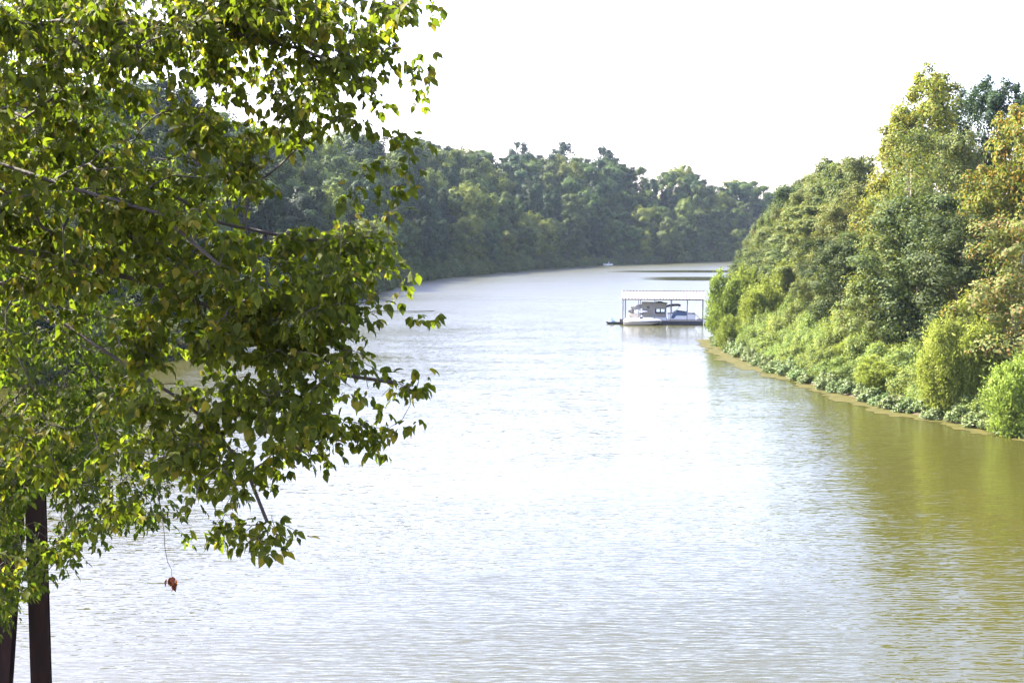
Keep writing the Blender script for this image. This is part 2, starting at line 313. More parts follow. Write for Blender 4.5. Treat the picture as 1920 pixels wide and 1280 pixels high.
def ground_h(xs, ys):
    P_ = np.stack([np.atleast_1d(xs).astype(float), np.atleast_1d(ys).astype(float)], 1)
    dl = polydist(P_, LB); dr = polydist(P_, RB); ins = inside(P_, RIV)
    d = np.minimum(dl, dr); left = dl < dr
    amp = 6 + 14 * sstep(60, 170, P_[:, 1])
    zl = np.minimum(d, 2) * 0.35 + amp * sstep(1, 55, d)
    zr = np.minimum(d, 1.5) * 0.35 + 1.6 * sstep(1, 14, d) + 3 * sstep(30, 150, d)
    z = np.where(left, zl, zr)
    wob = 0.12 * np.sin(P_[:, 0] * 1.3 + P_[:, 1] * 0.7) + 0.1 * np.sin(P_[:, 1] * 1.9 - P_[:, 0] * 0.4)
    z = z + wob * sstep(0.3, 3, d)
    return np.where(ins, -np.minimum(d * 0.35, 2.0), z)
def gh(x, y): return float(ground_h([x], [y])[0])
gx = np.unique(np.concatenate([np.linspace(-1500, -120, 24), np.linspace(-120, -50, 24), np.linspace(-50, 60, 150), np.linspace(60, 330, 90), np.linspace(330, 1500, 24)]))
gy = np.unique(np.concatenate([np.linspace(-1000, 0, 14), np.linspace(0, 60, 30), np.linspace(60, 180, 150), np.linspace(180, 720, 180), np.linspace(720, 2200, 24)]))
XX, YY = np.meshgrid(gx, gy); Z = ground_h(XX.ravel(), YY.ravel())
nx, ny = len(gx), len(gy); idx = np.arange(nx * ny).reshape(ny, nx)
F = np.stack([idx[:-1, :-1].ravel(), idx[:-1, 1:].ravel(), idx[1:, 1:].ravel(), idx[1:, :-1].ravel()], 1)
g = link_mesh('ground', np_mesh('ground', np.stack([XX.ravel(), YY.ravel(), Z], 1), F, True), M['soil']); tag(g, kind='structure')
wv = np.array([(-1500, -1000, 0), (1500, -1000, 0), (1500, 2200, 0), (-1500, 2200, 0)], float)
wo = link_mesh('water', np_mesh('water', wv, np.array([[0, 1, 2, 3]])), M['water']); tag(wo, kind='structure')
# algae mat drifting along the right shore
def resample(poly, step):
    seg = np.linalg.norm(np.diff(poly, axis=0), axis=1); s = np.concatenate([[0], np.cumsum(seg)])
    t = np.arange(0, s[-1], step); return np.stack([np.interp(t, s, poly[:, k]) for k in range(2)], 1), t
def normals(p, sgn):
    d = np.gradient(p, axis=0); d /= np.linalg.norm(d, axis=1)[:, None]; return np.stack([d[:, 1], -d[:, 0]], 1) * sgn
rp, rt = resample(RB, 0.4); rn = normals(rp, 1)          # rn points away from the river on the right bank
sel = (rp[:, 1] > 55) & (rp[:, 1] < 150); ap, an, ts = rp[sel], rn[sel], rt[sel]
wid = 1.45 + 0.35 * np.sin(ts * 0.21 + 1) + 0.35 * np.sin(ts * 0.83) + 0.2 * np.sin(ts * 2.3) + 0.9 * sstep(100, 135, ap[:, 1])
rs0 = np.random.RandomState(5); wid = np.maximum(wid + rs0.normal(0, 0.24, len(wid)), 0.25) * sstep(150, 144, ap[:, 1])
cols = []
for k in range(5):
    q = ap - an * (wid * (k / 4.0) - 0.8 * (1 - k / 4.0))[:, None]; cols.append(np.column_stack([q, np.full(len(q), 0.012)]))
V = np.stack(cols, 1).reshape(-1, 3); n = len(ap); ii = np.arange(n * 5).reshape(n, 5)
F = np.stack([ii[:-1, :-1].ravel(), ii[1:, :-1].ravel(), ii[1:, 1:].ravel(), ii[:-1, 1:].ravel()], 1)
al = link_mesh('algae_mat', np_mesh('algae_mat', V, F), M['algae']); tag(al, 'tan and olive floating algae mat along the right shore', 'algae', kind='stuff')

# ------------------------------------------------------------------ foliage builders
def unit(v): return v / (np.linalg.norm(v, axis=-1, keepdims=True) + 1e-9)
def leaf_quads(rs, P_, Nn, ls, aspect, axis=None, axis_mix=0.0):
    """one folded diamond-ish quad per point, normal Nn"""
    n = len(P_); rnd = unit(rs.normal(size=(n, 3)))
    t = rnd if axis is None else unit(axis * axis_mix + rnd * (1 - axis_mix))
    if axis is None or axis_mix < 0.5:
        t = unit(t - Nn * np.sum(t * Nn, 1, keepdims=True))
    b_ = unit(np.cross(Nn, t)); s = ls * rs.uniform(0.6, 1.35, n)[:, None]
    a = P_ - t * s * 0.5; c = P_ + t * s * 0.5; k = Nn * s * 0.12
    V = np.stack([a, P_ + b_ * s * aspect * 0.5 + k - t * s * 0.08, c, P_ - b_ * s * aspect * 0.5 + k - t * s * 0.08], 1).reshape(-1, 3)
    return V, np.arange(n * 4).reshape(n, 4)
def profile(shape, t):
    if shape == 'round': return np.clip(1.0 - np.abs((t - 0.42) / 0.62) ** 2.6, 0.02, 1) ** 0.5
    if shape == 'column': return np.clip(1.0 - np.abs((t - 0.35) / 0.70) ** 2.2, 0.02, 1) ** 0.55
    if shape == 'cone': return (1.02 - t) ** 0.8
    if shape == 'broad': return np.clip(1.0 - np.abs((t - 0.5) / 0.54) ** 3.0, 0.02, 1) ** 0.45
    if shape == 'umbrella': return np.where(t < 0.45, 0.35 + t, 1.0) * np.sqrt(np.clip(1.05 - t ** 4, 0, 1))
def crown(seed, H, W, base, ncl, nleaf, ls, shape='round', aspect=0.7, fill=0.15, dome=0.35, clr=(0.12, 0.22)):
    rs = np.random.RandomState(seed)
    t = rs.rand(ncl) ** 0.85; a = rs.rand(ncl) * 2 * np.pi
    lob = 1 + 0.18 * np.sin(a * 2 + rs.rand() * 6) + 0.14 * np.sin(a * 3 + t * 7)
    rad = profile(shape, t) * W / 2 * lob * np.sqrt(rs.uniform(0.2, 1, ncl)) * 0.88
    C = np.stack([rad * np.cos(a), rad * np.sin(a), base + (H - base) * t * 0.93 + 0.02 * H], 1)
    cr = W * rs.uniform(clr[0], clr[1], ncl) * (1.1 - 0.35 * t)
    nsub = 6; sd = unit(rs.normal(size=(ncl, nsub, 3)) + np.array([0, 0, 0.35]))
    S = C[:, None] + sd * cr[:, None, None] * rs.uniform(0.45, 0.95, (ncl, nsub, 1)) * np.array([1, 1, 0.95])
    S = S.reshape(-1, 3); sr = np.repeat(cr, nsub) * rs.uniform(0.4, 0.62, ncl * nsub); Cc = np.repeat(C, nsub, 0)
    k = rs.randint(0, len(S), int(nleaf * (1 - fill))); d = unit(rs.normal(size=(len(k), 3)) + np.array([0, 0, 0.25]))
    Pp = S[k] + d * sr[k][:, None] * rs.uniform(0.4, 1.2, (len(k), 1)) * np.array([1, 1, 1.0])
    axis_c = np.stack([np.zeros(len(k)), np.zeros(len(k)), C[:, 2][k // nsub]], 1)
    out = unit(Pp - Cc[k]); cdir = unit((Pp - np.array([0, 0, base + 0.5 * (H - base)])) / np.array([W / 2, W / 2, (H - base) / 2]))
    Nn = unit(cdir * dome + out * 0.8 + d * 0.6 + np.array([0, 0, 0.2]) + rs.normal(size=(len(k), 3)) * 0.28)
    nf = nleaf - len(k); tf = rs.rand(nf); af = rs.rand(nf) * 6.283; rf = profile(shape, tf) * W / 2 * 0.7 * np.sqrt(rs.rand(nf))
    Pf = np.stack([rf * np.cos(af), rf * np.sin(af), base + (H - base) * tf * 0.95], 1)
    Nf = unit(Pf * np.array([1, 1, 0]) + rs.normal(size=(nf, 3)) * 1.5)
    V, F = leaf_quads(rs, np.vstack([Pp, Pf]), np.vstack([Nn, Nf]), ls, aspect)
    return V, F, C
def trunk_mb(C, H, r0, rs, lean=0.0, nl=9, top=0.8):
    mb = MB(); pts = []; n = 7; ph = rs.rand() * 6
    for i in range(n):
        t = i / (n - 1); pts.append((lean * t * H + 0.15 * math.sin(ph + t * 5) * t * 2, 0.15 * math.cos(ph + t * 4) * t * 2, -0.6 + (H * top + 0.6) * t))
    mb.tube(pts, [r0 * (1.25 if i == 0 else 1) * (1 - 0.82 * i / (n - 1)) for i in range(n)], 8)
    for j in rs.choice(len(C), min(nl, len(C)), replace=False):
        c = C[j]; t = min(max((c[2] - 0.28 * H) / (H * top), 0.12), 0.9)
        k = t * (n - 1); i0 = int(k); p0 = Vector(pts[i0]).lerp(Vector(pts[min(i0 + 1, n - 1)]), k - i0)
        p2 = Vector(c); p1 = p0.lerp(p2, 0.5) + Vector((0, 0, -0.04 * H * rs.rand())); rr = r0 * (1 - 0.8 * t) * 0.5
        mb.tube([p0, p1, p2], [rr, rr * 0.6, rr * 0.15], 5, cap=False)
    return mb
PROTO = {}
def tree_proto(key, name, mat, seed, H, W, base, ncl, nleaf, ls, shape='round', bark='bark', r0=0.3, lean=0, **kw):
    rs = np.random.RandomState(seed + 99)
    V, F, C = crown(seed, H, W, base, ncl, nleaf, ls, shape, **kw)
    cm = np_mesh('crown', V, F); cm.materials.append(M[mat])
    tmb = trunk_mb(C, H, r0, rs, lean); tm = bpy.data.meshes.new('trunk'); tm.from_pydata(tmb.v, [], tmb.f); tm.update()
    tm.polygons.foreach_set('use_smooth', [True] * len(tm.polygons)); tm.materials.append(M[bark])
    PROTO[key] = (name, cm, tm, H, W)
def plume_proto(key, name, mat, seed, H, W, npl, nleaf, ls, aspect=0.16):
    """feathery bush: several leaning plumes, each a loose column of upright fine-leaved tufts"""
    rs = np.random.RandomState(seed); Ps, Ax, Nn = [], [], []; mb = MB()
    for i in range(npl):
        a = rs.rand() * 6.283; q = math.sqrt((i + 0.3) / npl); rr = W * 0.36 * q; h = H * (1 - 0.4 * q ** 2) * rs.uniform(0.62, 1.0)
        b0 = np.array([rr * 0.35 * math.cos(a), rr * 0.35 * math.sin(a), 0]); b1 = np.array([rr * math.cos(a), rr * math.sin(a), h])
        mb.tube([b0, (b0 + b1) / 2, b1], [0.07, 0.04, 0.01], 5)
        nt_ = 34; t = 0.02 + 0.98 * rs.rand(nt_) ** 0.85; an = rs.rand(nt_) * 6.283
        rad = W * 0.17 * np.clip(1.15 * (1 - t) ** 0.6 * (0.6 + 1.1 * t), 0.08, 1) * np.sqrt(rs.rand(nt_))
        tc_ = b0 + (b1 - b0) * t[:, None] + np.stack([rad * np.cos(an), rad * np.sin(an), np.zeros(nt_)], 1)
        tr_ = W * rs.uniform(0.035, 0.085, nt_) * (1.15 - 0.45 * t); n = nleaf // npl; k = rs.randint(0, nt_, n)
        out = np.stack([np.cos(an), np.sin(an), np.full(nt_, 0.5)], 1)[k]
        g_ = rs.normal(size=(n, 3)) * 0.62
        p = tc_[k] + g_ * tr_[k][:, None] * np.array([1, 1, 1.9]) + out * (np.abs(g_[:, 2]) * tr_[k])[:, None] * 0.7
        Ps.append(p); Ax.append(unit(out * 0.6 + np.array([0, 0, 0.8]) + rs.normal(size=(n, 3)) * 0.4)); Nn.append(unit(g_ * 0.9 + out * np.array([1, 1, .3]) * 0.5 + rs.normal(size=(n, 3)) * 0.5))
    V, F = leaf_quads(rs, np.vstack(Ps), np.vstack(Nn), ls, aspect, np.vstack(Ax), 0.7)
    V[:, 2] = np.maximum(V[:, 2], 0.02)
    cm = np_mesh('foliage', V, F); cm.materials.append(M[mat])
    tm = bpy.data.meshes.new('stem'); tm.from_pydata(mb.v, [], mb.f); tm.update(); tm.materials.append(M['bark'])
    PROTO[key] = (name, cm, tm, H, W)
def mound_proto(key, name, mat, seed, H, W, ncl, nleaf, ls, aspect=0.5):
    rs = np.random.RandomState(seed)
    a = rs.rand(ncl) * 6.283; rr = W * 0.40 * np.sqrt(rs.rand(ncl)); z = H * (0.75 - 0.5 * (rr / (W * 0.4)) ** 2) * rs.uniform(0.35, 1, ncl)
    C = np.stack([rr * np.cos(a), rr * np.sin(a), z], 1); cr = W * rs.uniform(0.09, 0.17, ncl)
    k = rs.randint(0, ncl, nleaf); d = unit(rs.normal(size=(nleaf, 3)) + np.array([0, 0, 0.3]))
    Pp = C[k] + d * (cr[k] * rs.uniform(0.3, 1.1, nleaf))[:, None] * np.array([1, 1, 1.15]); Pp[:, 2] = np.abs(Pp[:, 2])
    Nn = unit(d + np.array([0, 0, 0.5]) + rs.normal(size=(nleaf, 3)) * 0.5)
    V, F = leaf_quads(rs, Pp, Nn, ls, aspect); V[:, 2] = np.maximum(V[:, 2], 0.0)
    cm = np_mesh('foliage', V, F); cm.materials.append(M[mat])
    mb = MB()
    for j in range(6):
        mb.tube([(0, 0, -0.1), tuple(C[j] * 0.5 + np.array([0, 0, 0.1])), tuple(C[j])], [0.04, 0.025, 0.008], 5)
    tm = bpy.data.meshes.new('stem'); tm.from_pydata(mb.v, [], mb.f); tm.update(); tm.materials.append(M['bark'])
    PROTO[key] = (name, cm, tm, H, W)
MADE = {}
def place(key, x, y, h, wd=None, rz=None, z=None, sink=0.15, rnd=random):
    name, cm, tm, H, W = PROTO[key]
    if key not in MADE:
        e = empty(name); link_mesh(cm.name.split('.')[0], cm, None, e); link_mesh(tm.name.split('.')[0], tm, None, e); MADE[key] = e
    else:
        src = MADE[key]; e = src.copy(); col.objects.link(e)
        for ch in src.children:
            c = ch.copy(); col.objects.link(c); c.parent = e
    sh = h / H; sw = (wd / W) if wd else sh * rnd.uniform(0.9, 1.1)
    e.location = (x, y, (gh(x, y) if z is None else z) - sink); e.rotation_euler = (0, 0, rnd.uniform(0, 6.28) if rz is None else rz)
    e.scale = (sw, sw, sh); return e

# far-bank kinds (coarser leaves, seen from 250-600 m)
far_kinds = [('dark', 'dark green', 'round'), ('dark', 'dark green', 'column'), ('mid', 'mid green', 'round'), ('mid', 'mid green', 'broad'),
             ('yellowgreen', 'yellow-green', 'round'), ('olive', 'olive', 'round'), ('bluegreen', 'blue-green', 'column'), ('mid', 'mid green', 'column')]
for i, (mt, _, shp) in enumerate(far_kinds):
    tree_proto('far%d' % i, 'broadleaf_tree', 'far_' + mt, 10 + i, 20, 11 if shp != 'column' else 8.5, 2.0, 36, 13000, 0.48, shp, r0=0.3, clr=(0.12, 0.22), fill=0.05, dome=1.5)
tree_proto('farumb', 'broadleaf_tree', 'far_dark', 31, 20, 10, 11, 16, 3200, 0.6, 'umbrella', r0=0.3)
# near right-bank kinds
for i, (mt, shp, bs) in enumerate([('mid', 'round', 2), ('dark', 'broad', 1.5), ('olive', 'round', 2), ('yellowgreen', 'column', 2), ('bluegreen', 'column', 3), ('orange', 'round', 2), ('tan', 'broad', 1.2), ('mid', 'column', 1.5), ('dark', 'round', 1)]):
    tree_proto('near%d' % i, 'broadleaf_tree', mt, 60 + i, 20, 10 if shp != 'column' else 8, bs, 60, 24000, 0.30, shp, r0=0.28, bark='bark_pale' if mt in ('tan', 'yellowgreen') else 'bark')
tree_proto('thin', 'broadleaf_tree', 'olive', 81, 20, 8, 5, 40, 6500, 0.24, 'round', r0=0.2, bark='bark_pale', fill=0.3)
tree_proto('tall', 'broadleaf_tree', 'yellowgreen', 85, 27, 10, 11, 60, 22000, 0.32, 'column', r0=0.3, bark='bark_pale')
tree_proto('tallblue', 'broadleaf_tree', 'bluegreen', 86, 27, 8, 13, 50, 16000, 0.28, 'round', r0=0.25)
for i in range(3): plume_proto('plume%d' % i, 'feathery_willow', 'willow', 91 + i, 8, 5.4, 12, 30000, 0.26, 0.3)
for i in range(3): mound_proto('weed%d' % i, 'weed_bush', 'weed', 101 + i, 2.6, 4, 40, 8000, 0.16)
for i in range(2): mound_proto('knot%d' % i, 'leafy_weed', 'knot', 111 + i, 1.5, 2.4, 30, 3000, 0.17, 0.6)
mound_proto('shore', 'shore_shrub', 'mid', 121, 6, 8, 45, 6000, 0.5)

FOREST = []   # (object, px, colour word, row word, bank, category)
rnd = random.Random(11)
def pxof(x, y): return 960 + FPX * x / (y * math.cos(PITCH) + (CAMH - 15) * math.sin(PITCH))
SKY_L = [(-900, 150), (0, 150), (300, 150), (450, 230), (560, 250), (700, 246), (760, 252), (850, 262), (900, 268), (940, 284), (975, 262), (1010, 268), (1050, 265), (1100, 268), (1130, 282), (1150, 302), (1200, 312), (1260, 310), (1300, 320), (1340, 348), (1380, 332), (1450, 354), (1600, 370), (2600, 380)]
SKY_R = [(1300, 470), (1395, 450), (1440, 378), (1480, 345), (1515, 305), (1560, 296), (1640, 296), (1680, 330), (1780, 335), (1850, 300), (1920, 260), (3000, 200)]
def sky_y(tab, px): return float(np.interp(px, [a for a, _ in tab], [b_ for _, b_ in tab]))
def top_height(tab, x, y):
    px = pxof(x, y); return CAMH + (440 - sky_y(tab, px)) * y / FPX
lp, lt = resample(LB, 1.0); ln = normals(lp, -1)
rows = [(4.5, 0.42, 'waterline', 10.5), (14, 0.66, 'lower-slope', 12), (26, 0.88, 'upper-slope', 12.5), (38, 0.96, 'skyline', 12), (50, 1.0, 'rear skyline', 13)]
for ri, (off, frac, rw, step) in enumerate(rows):
    s = rnd.uniform(0, 5)
    while s < lt[-1]:
        i = int(s); p = lp[i] + ln[i] * (off + rnd.uniform(-2.5, 2.5)); s += step * rnd.uniform(0.8, 1.2)
        x, y = p; px = pxof(x, y) if y > 20 else -9999
        if y < 70 or px < -60 or px > 1500: continue
        if px < 560 and ri in (1, 2) and rnd.random() < 0.5: continue
        g0 = gh(x, y); th = top_height(SKY_L, x, y)
        tgt = th * frac * rnd.uniform(0.78, 1.08) if ri < 3 else th * rnd.uniform(0.94, 1.01)
        h = max(8, min(tgt - g0, 27)); k = rnd.choices(range(8), [4, 1.5, 5, 4, 3.5 + ri * .4, 1, 1.2, 1.2])[0]
        e = place('far%d' % k, x, y, h, (h ** 0.5) * (2.8 if ri < 3 else 3.4) * rnd.uniform(0.85, 1.15) * (0.8 if far_kinds[k][2] == 'column' else 1), rnd=rnd)
        FOREST.append((e, pxof(x, y), far_kinds[k][1], rw, 'left', 'tree'))
# a few crowns that stand out on the far bank: px, py of top, depth, kind, width
SPECIAL = []
def spot(key, px, pt, dep, wd, label, group=None, zbase=None, hmin=5, cat='tree'):
    p = at(px, pt, dep); g0 = gh(p[0], p[1]) if zbase is None else zbase
    while dep > 300 and p[2] - g0 > 21 and dep < 700: dep += 3; p = at(px, pt, dep); g0 = gh(p[0], p[1])
    e = place(key, p[0], p[1], max(hmin, p[2] - g0), wd, rnd=rnd, z=zbase)
    tag(e, label, cat, group or 'trees of the right bank'); SPECIAL.append(e); return e
GL = 'trees of the far wooded bank'
spot('farumb', 1132, 280, 478, 19, 'dark flat-topped tree standing highest on the far skyline, right of the tallest hill crowns', GL)
spot('farumb', 1060, 270, 470, 20, 'dark open-branched tree on the far skyline with sky showing through it', GL)
spot('far0', 975, 262, 470, 17, 'dark rounded tree bumping up from the far skyline left of the open-branched tree', GL)
spot('far4', 1000, 290, 440, 16, 'bright light green rounded tree just under the far skyline', GL)
spot('far4', 1085, 318, 455, 13, 'yellow-tinged tall tree in the middle of the far slope above the fishing boat', GL)
spot('far4', 870, 290, 380, 14, 'yellow-green topped tree beside the tips of the foreground branches', GL)
spot('far4', 1285, 306, 560, 12, 'pale yellow tree on the skyline where the far ridge begins to drop', GL)
spot('far5', 1255, 408, 545, 12, 'tan-grey half bare tree low on the far slope above the dock roof', GL)
spot('far4', 885, 345, 345, 9, 'light green tree with sunlit top half way up the far slope', GL)
spot('far2', 1140, 362, 470, 14, 'sunlit grey-green tree above the fishing boat at half slope', GL)
spot('far4', 1345, 380, 560, 10, 'pale sunlit tree near the river bend on the far bank', GL)

# right bank: named trees
spot('tall', 1748, 130, 135, 9.5, 'tallest tree of the right bank, yellow-green with a narrow pointed top')
spot('tall', 1688, 215, 133, 8.0, 'shorter yellow-green tree leaning on the left side of the tallest tree')
spot('tallblue', 1838, 144, 140, 6.5, 'dark blue-green narrow tree right of the tallest tree')
spot('tallblue', 1893, 150, 138, 7.0, 'dark blue-green tree at the right edge behind the orange tree')
spot('near5', 1925, 185, 98, 7.5, 'tall orange and yellow tree at the right edge of the picture')
spot('near5', 1865, 300, 100, 7.5, 'smaller orange tree leaning out left of the tall orange tree')
spot('near6', 1915, 395, 84, 7.5, 'pinkish tan tree with drying leaves low at the right edge')
spot('thin', 1715, 232, 118, 8.5, 'thin olive-brown tree with bare twigs below the tallest tree')
spot('near2', 1800, 248, 122, 7.0, 'light olive tree between the tallest tree and the orange tree')
spot('near1', 1730, 350, 104, 9.5, 'big dark green tree with deep shadow gaps above the weed bank')
spot('near8', 1800, 395, 97, 8.0, 'dark shaded tree right beside the pinkish tan tree')
spot('near8', 1583, 452, 122, 7.0, 'dark grey-green conical tree in the middle of the right bank')
spot('near0', 1660, 440, 108, 7.5, 'mid green spreading tree above the middle of the weed bank')
spot('near7', 1560, 290, 185, 9, 'pale green tree on the right skyline left of the tallest tree')
spot('near0', 1610, 294, 170, 9, 'pale green broad tree filling the skyline beside the tallest tree')
spot('near1', 1485, 338, 215, 10, 'dark leafy tree stepping down the right skyline toward the river bend')
spot('near2', 1530, 335, 190, 8.5, 'olive tree on the right skyline with ragged top')
spot('near2', 1640, 340, 140, 8.5, 'olive tree in front of the pale skyline trees of the right bank')
spot('near6', 1475, 385, 195, 6.5, 'rust-tinged tree at the left end of the right bank wood')
spot('near6', 1420, 425, 215, 5, 'brownish low tree nearest the far river bend on the right bank')
spot('near0', 1450, 400, 205, 7, 'green tree between the two rust-tinged trees')
spot('near7', 1515, 400, 160, 6.5, 'upright green tree behind the feathery willows')
spot('near2', 1580, 380, 150, 7.5, 'olive-yellow tree above the dark conical tree')
spot('near0', 1700, 330, 128, 8, 'mid green tree directly below the thin olive-brown tree')
# right bank fill
rows = [(13.5, 0.62, 'front-row', 7.5), (22, 0.85, 'second-row', 9), (33, 0.97, 'back-row', 10)]
rcol = {0: 'mid green', 1: 'dark green', 2: 'olive', 7: 'upright green', 8: 'shaded dark green', 6: 'tan'}
for ri, (off, frac, rw, step) in enumerate(rows):
    s = rnd.uniform(0, 5)
    while s < rt[-1]:
        i = min(int(s / 0.4), len(rp) - 1); oo = off * (1 if rp[i][1] < 170 else 0.45); p = rp[i] + rn[i] * (oo + rnd.uniform(-2, 2)); st = step * (1 if rp[i][1] < 300 else 1.3); s += st * rnd.uniform(0.8, 1.2)
        x, y = p
        if y < 62 or y > 560: continue
        px = pxof(x, y)
        if px > 2060 or px < 1340: continue
        th = top_height(SKY_R, x, y)
        k = rnd.choices([0, 1, 2, 7, 8, 6], [4, 4, 1.5, 2.5, 2.5, 0.1] if ri == 0 else [5, 1.5, 3, 3.5, 0.6, 0.2])[0]
        h = min(24, (th if y < 200 else max(th, 14)) * frac * rnd.uniform(0.85, 1.0) - gh(x, y))
        if h < 4: continue
        e = place('near%d' % k, x, y, h, min(10, 2.3 * h ** 0.5 * rnd.uniform(0.85, 1.1)), rnd=rnd); FOREST.append((e, px, rcol[k], rw, 'right', 'tree'))
# feathery willows
GW = 'feathery willows on the right shore'
def willow(k, px, pt, pb, wd, label):
    b_ = on_water(px, pb); e = place('plume%d' % k, b_[0], b_[1], (pb - pt) * b_[1] / FPX * 1.04, wd * 1.55, rnd=rnd, z=max(gh(b_[0], b_[1]), 0.0)); tag(e, label, 'willow bush', GW)
willow(0, 1362, 492, 632, 4.2, 'bright green feathery willow at the tip of the point beside the dock')
willow(1, 1400, 500, 628, 4.2, 'second feathery willow from the dock')
willow(2, 1432, 520, 640, 4.4, 'pointed feathery willow in the middle of the point')
willow(0, 1480, 495, 618, 5.6, 'broad feathery willow at the right end of the willow clump on the point')
willow(1, 1372, 590, 655, 2.8, 'small rounded willow touching the water at the point')
willow(2, 1810, 555, 775, 4.6, 'large double-plumed feathery willow at the right')
willow(1, 1775, 600, 780, 3.2, 'left plume bush leaning against the large double-plumed willow')
willow(0, 1905, 640, 815, 3.4, 'yellow-green feathery willow at the right edge of the picture')
willow(2, 1855, 560, 740, 3.6, 'tall feathery willow just behind the large double-plumed willow')
willow(1, 1580, 655, 712, 3.0, 'low feathery bush in the middle of the weed bank')
willow(0, 1640, 670, 745, 3.2, 'low yellow-green feathery bush above the broad-leaved shoreline weeds')
# weeds: rows of mounds between water and trees
rowsw = [('knot', 0.45, 1.9, 1.4, 'waterline'), ('weed', 2.4, 3.0, 2.3, 'lower'), ('weed', 4.8, 3.3, 3.4, 'middle'), ('weed', 7.6, 3.6, 4.2, 'upper')]
for kd, off, step, hh, rw in rowsw:
    s = rnd.uniform(0, 3)
    while s < rt[-1]:
        i = min(int(s / 0.4), len(rp) - 1); p = rp[i] + rn[i] * (off + rnd.uniform(-0.5, 0.5)); s += step * rnd.uniform(0.75, 1.2); x, y = p
        if y < 60 or y > 172: continue
        px = pxof(x, y)
        if px > 1990: continue
        k = rnd.randrange(2 if kd == 'knot' else 3); h = hh * rnd.uniform(0.7, 1.2)
        e = place('%s%d' % (kd, k), x, y, h, (2.3 if kd == 'knot' else 3.9) * rnd.uniform(0.85, 1.2), rnd=rnd)
        FOREST.append((e, px, 'glossy dark' if kd == 'knot' else 'light green', rw, 'shore', 'weed clump'))
# taller mixed saplings above the weeds
for px, pt, pb, k, wd, lab in [(1700, 560, 660, 'near6', 3.0, 'pinkish sapling above the left plume bush'), (1560, 520, 650, 'near0', 4.5, 'mid green sapling beside the broad feathery willow'),
        (1640, 540, 660, 'near0', 4.2, 'green sapling standing behind the middle of the weed bank'), (1500, 545, 640, 'near2', 3.2, 'olive sapling right of the pointed willow'), (1745, 545, 680, 'near6', 3.2, 'tan sapling with upright tip left of the double-plumed willow')]:
    b_ = on_water(px, pb); e = place(k, b_[0], b_[1], (pb - pt) * b_[1] / FPX, wd, rnd=rnd); tag(e, lab, 'sapling', 'saplings behind the weed bank')
# overhanging shrubs at the foot of the left bank
s = 0
while s < lt[-1]:
    i = int(s); p = lp[i] + ln[i] * rnd.uniform(0.2, 1.6); s += rnd.uniform(6, 8.5); x, y = p
    if y < 75: continue
    px = pxof(x, y)
    if px < -60 or px > 1420: continue
    e = place('shore', x, y, rnd.uniform(4, 8), rnd.uniform(7, 10), rnd=rnd, sink=0.4); FOREST.append((e, px, 'dark green', 'overhanging', 'left', 'shrub'))

# labels: colour + row + landmark, counted from the left inside each such set
ORD = ['leftmost', 'second', 'third', 'fourth', 'fifth', 'sixth', 'seventh', 'eighth', 'ninth', 'tenth', 'eleventh', 'twelfth']
def mark(px, bank):
    if bank == 'left':
        for lim, t in [(150, 'far left behind the foreground leaves'), (330, 'behind the thick foreground limb'), (520, 'behind the middle foreground leaves'), (700, 'behind the outer foreground leaves'), (850, 'beside the foreground branch tips'), (960, 'left of the open river bend'), (1060, 'left of the fishing boat'), (1125, 'just left of the fishing boat'), (1165, 'above the fishing boat'), (1245, 'above the dock roof, left half'), (1325, 'above the dock roof, right half'), (1400, 'above the willow point')]:
            if px < lim: return t
        return 'where the river bends away'
    if bank == 'right':
        for lim, t in [(1420, 'at the river bend'), (1480, 'above the willow point'), (1560, 'right of the willow point'), (1640, 'above the weed bank, left part'), (1720, 'above the weed bank, middle'), (1800, 'under the tallest tree'), (1880, 'behind the double-plumed willow')]:
            if px < lim: return t
        return 'at the right edge'
    for lim, t in [(1360, 'beside the dock'), (1400, 'at the willow point'), (1460, 'under the pointed willow'), (1540, 'right of the willows'), (1620, 'at the weed bank bulge'), (1700, 'at mid weed bank'), (1780, 'left of the double-plumed willow'), (1860, 'under the double-plumed willow')]:
        if px < lim: return t
    return 'at the right edge'
CULL = [53,54,96,97,98,137,183,184,185,187,190,192,196,197,198,199,201,202,224,229,248,249,250,251,254,255,256,257,258,259,260,261,262,263,264,265,266,267,268,269,270,271,272,273,274,275,276,277,278,279,280,281,282,283,284,285,286,287,288,289,290,291,292,293,294,295,296,297,298,304,309,310,311,312,313,314,315,316,317,318,319,320,321,322,323,324,325,326,327,328,329,330,331,332,333,334,335,336,337,338,339,340,341,342,343,344,345,346,347,348,349,352,354,355,360,362,363,367,368,369,370,371,372,373,374,375,376,377,378,379,380,381,382,383,384,385,386,387,388,389,390,423,424,428,429,430,431,432,433,434,435,436,437,438,439,440,441,442,443,444,445,465,470,471,472,473,474,475,476,477,478,479,481,500,501,502,503,504,505,506,507,508,509,510,511,512,527,528,530,532,533,534,535,548,549,550,551,552,553,554,557,609,610]      # trees and weeds that would stand wholly hidden behind others
CS = set(CULL)
for i, q in enumerate(FOREST):
    if i in CS:
        for ch in list(q[0].children): bpy.data.objects.remove(ch)
        bpy.data.objects.remove(q[0])
FOREST_ALL = FOREST; FOREST = [q for i, q in enumerate(FOREST) if i not in CS]
buckets = {}
for e, px, c, rw, bank, cat in FOREST: buckets.setdefault((c, rw, mark(px, bank), bank, cat), []).append((px, e))
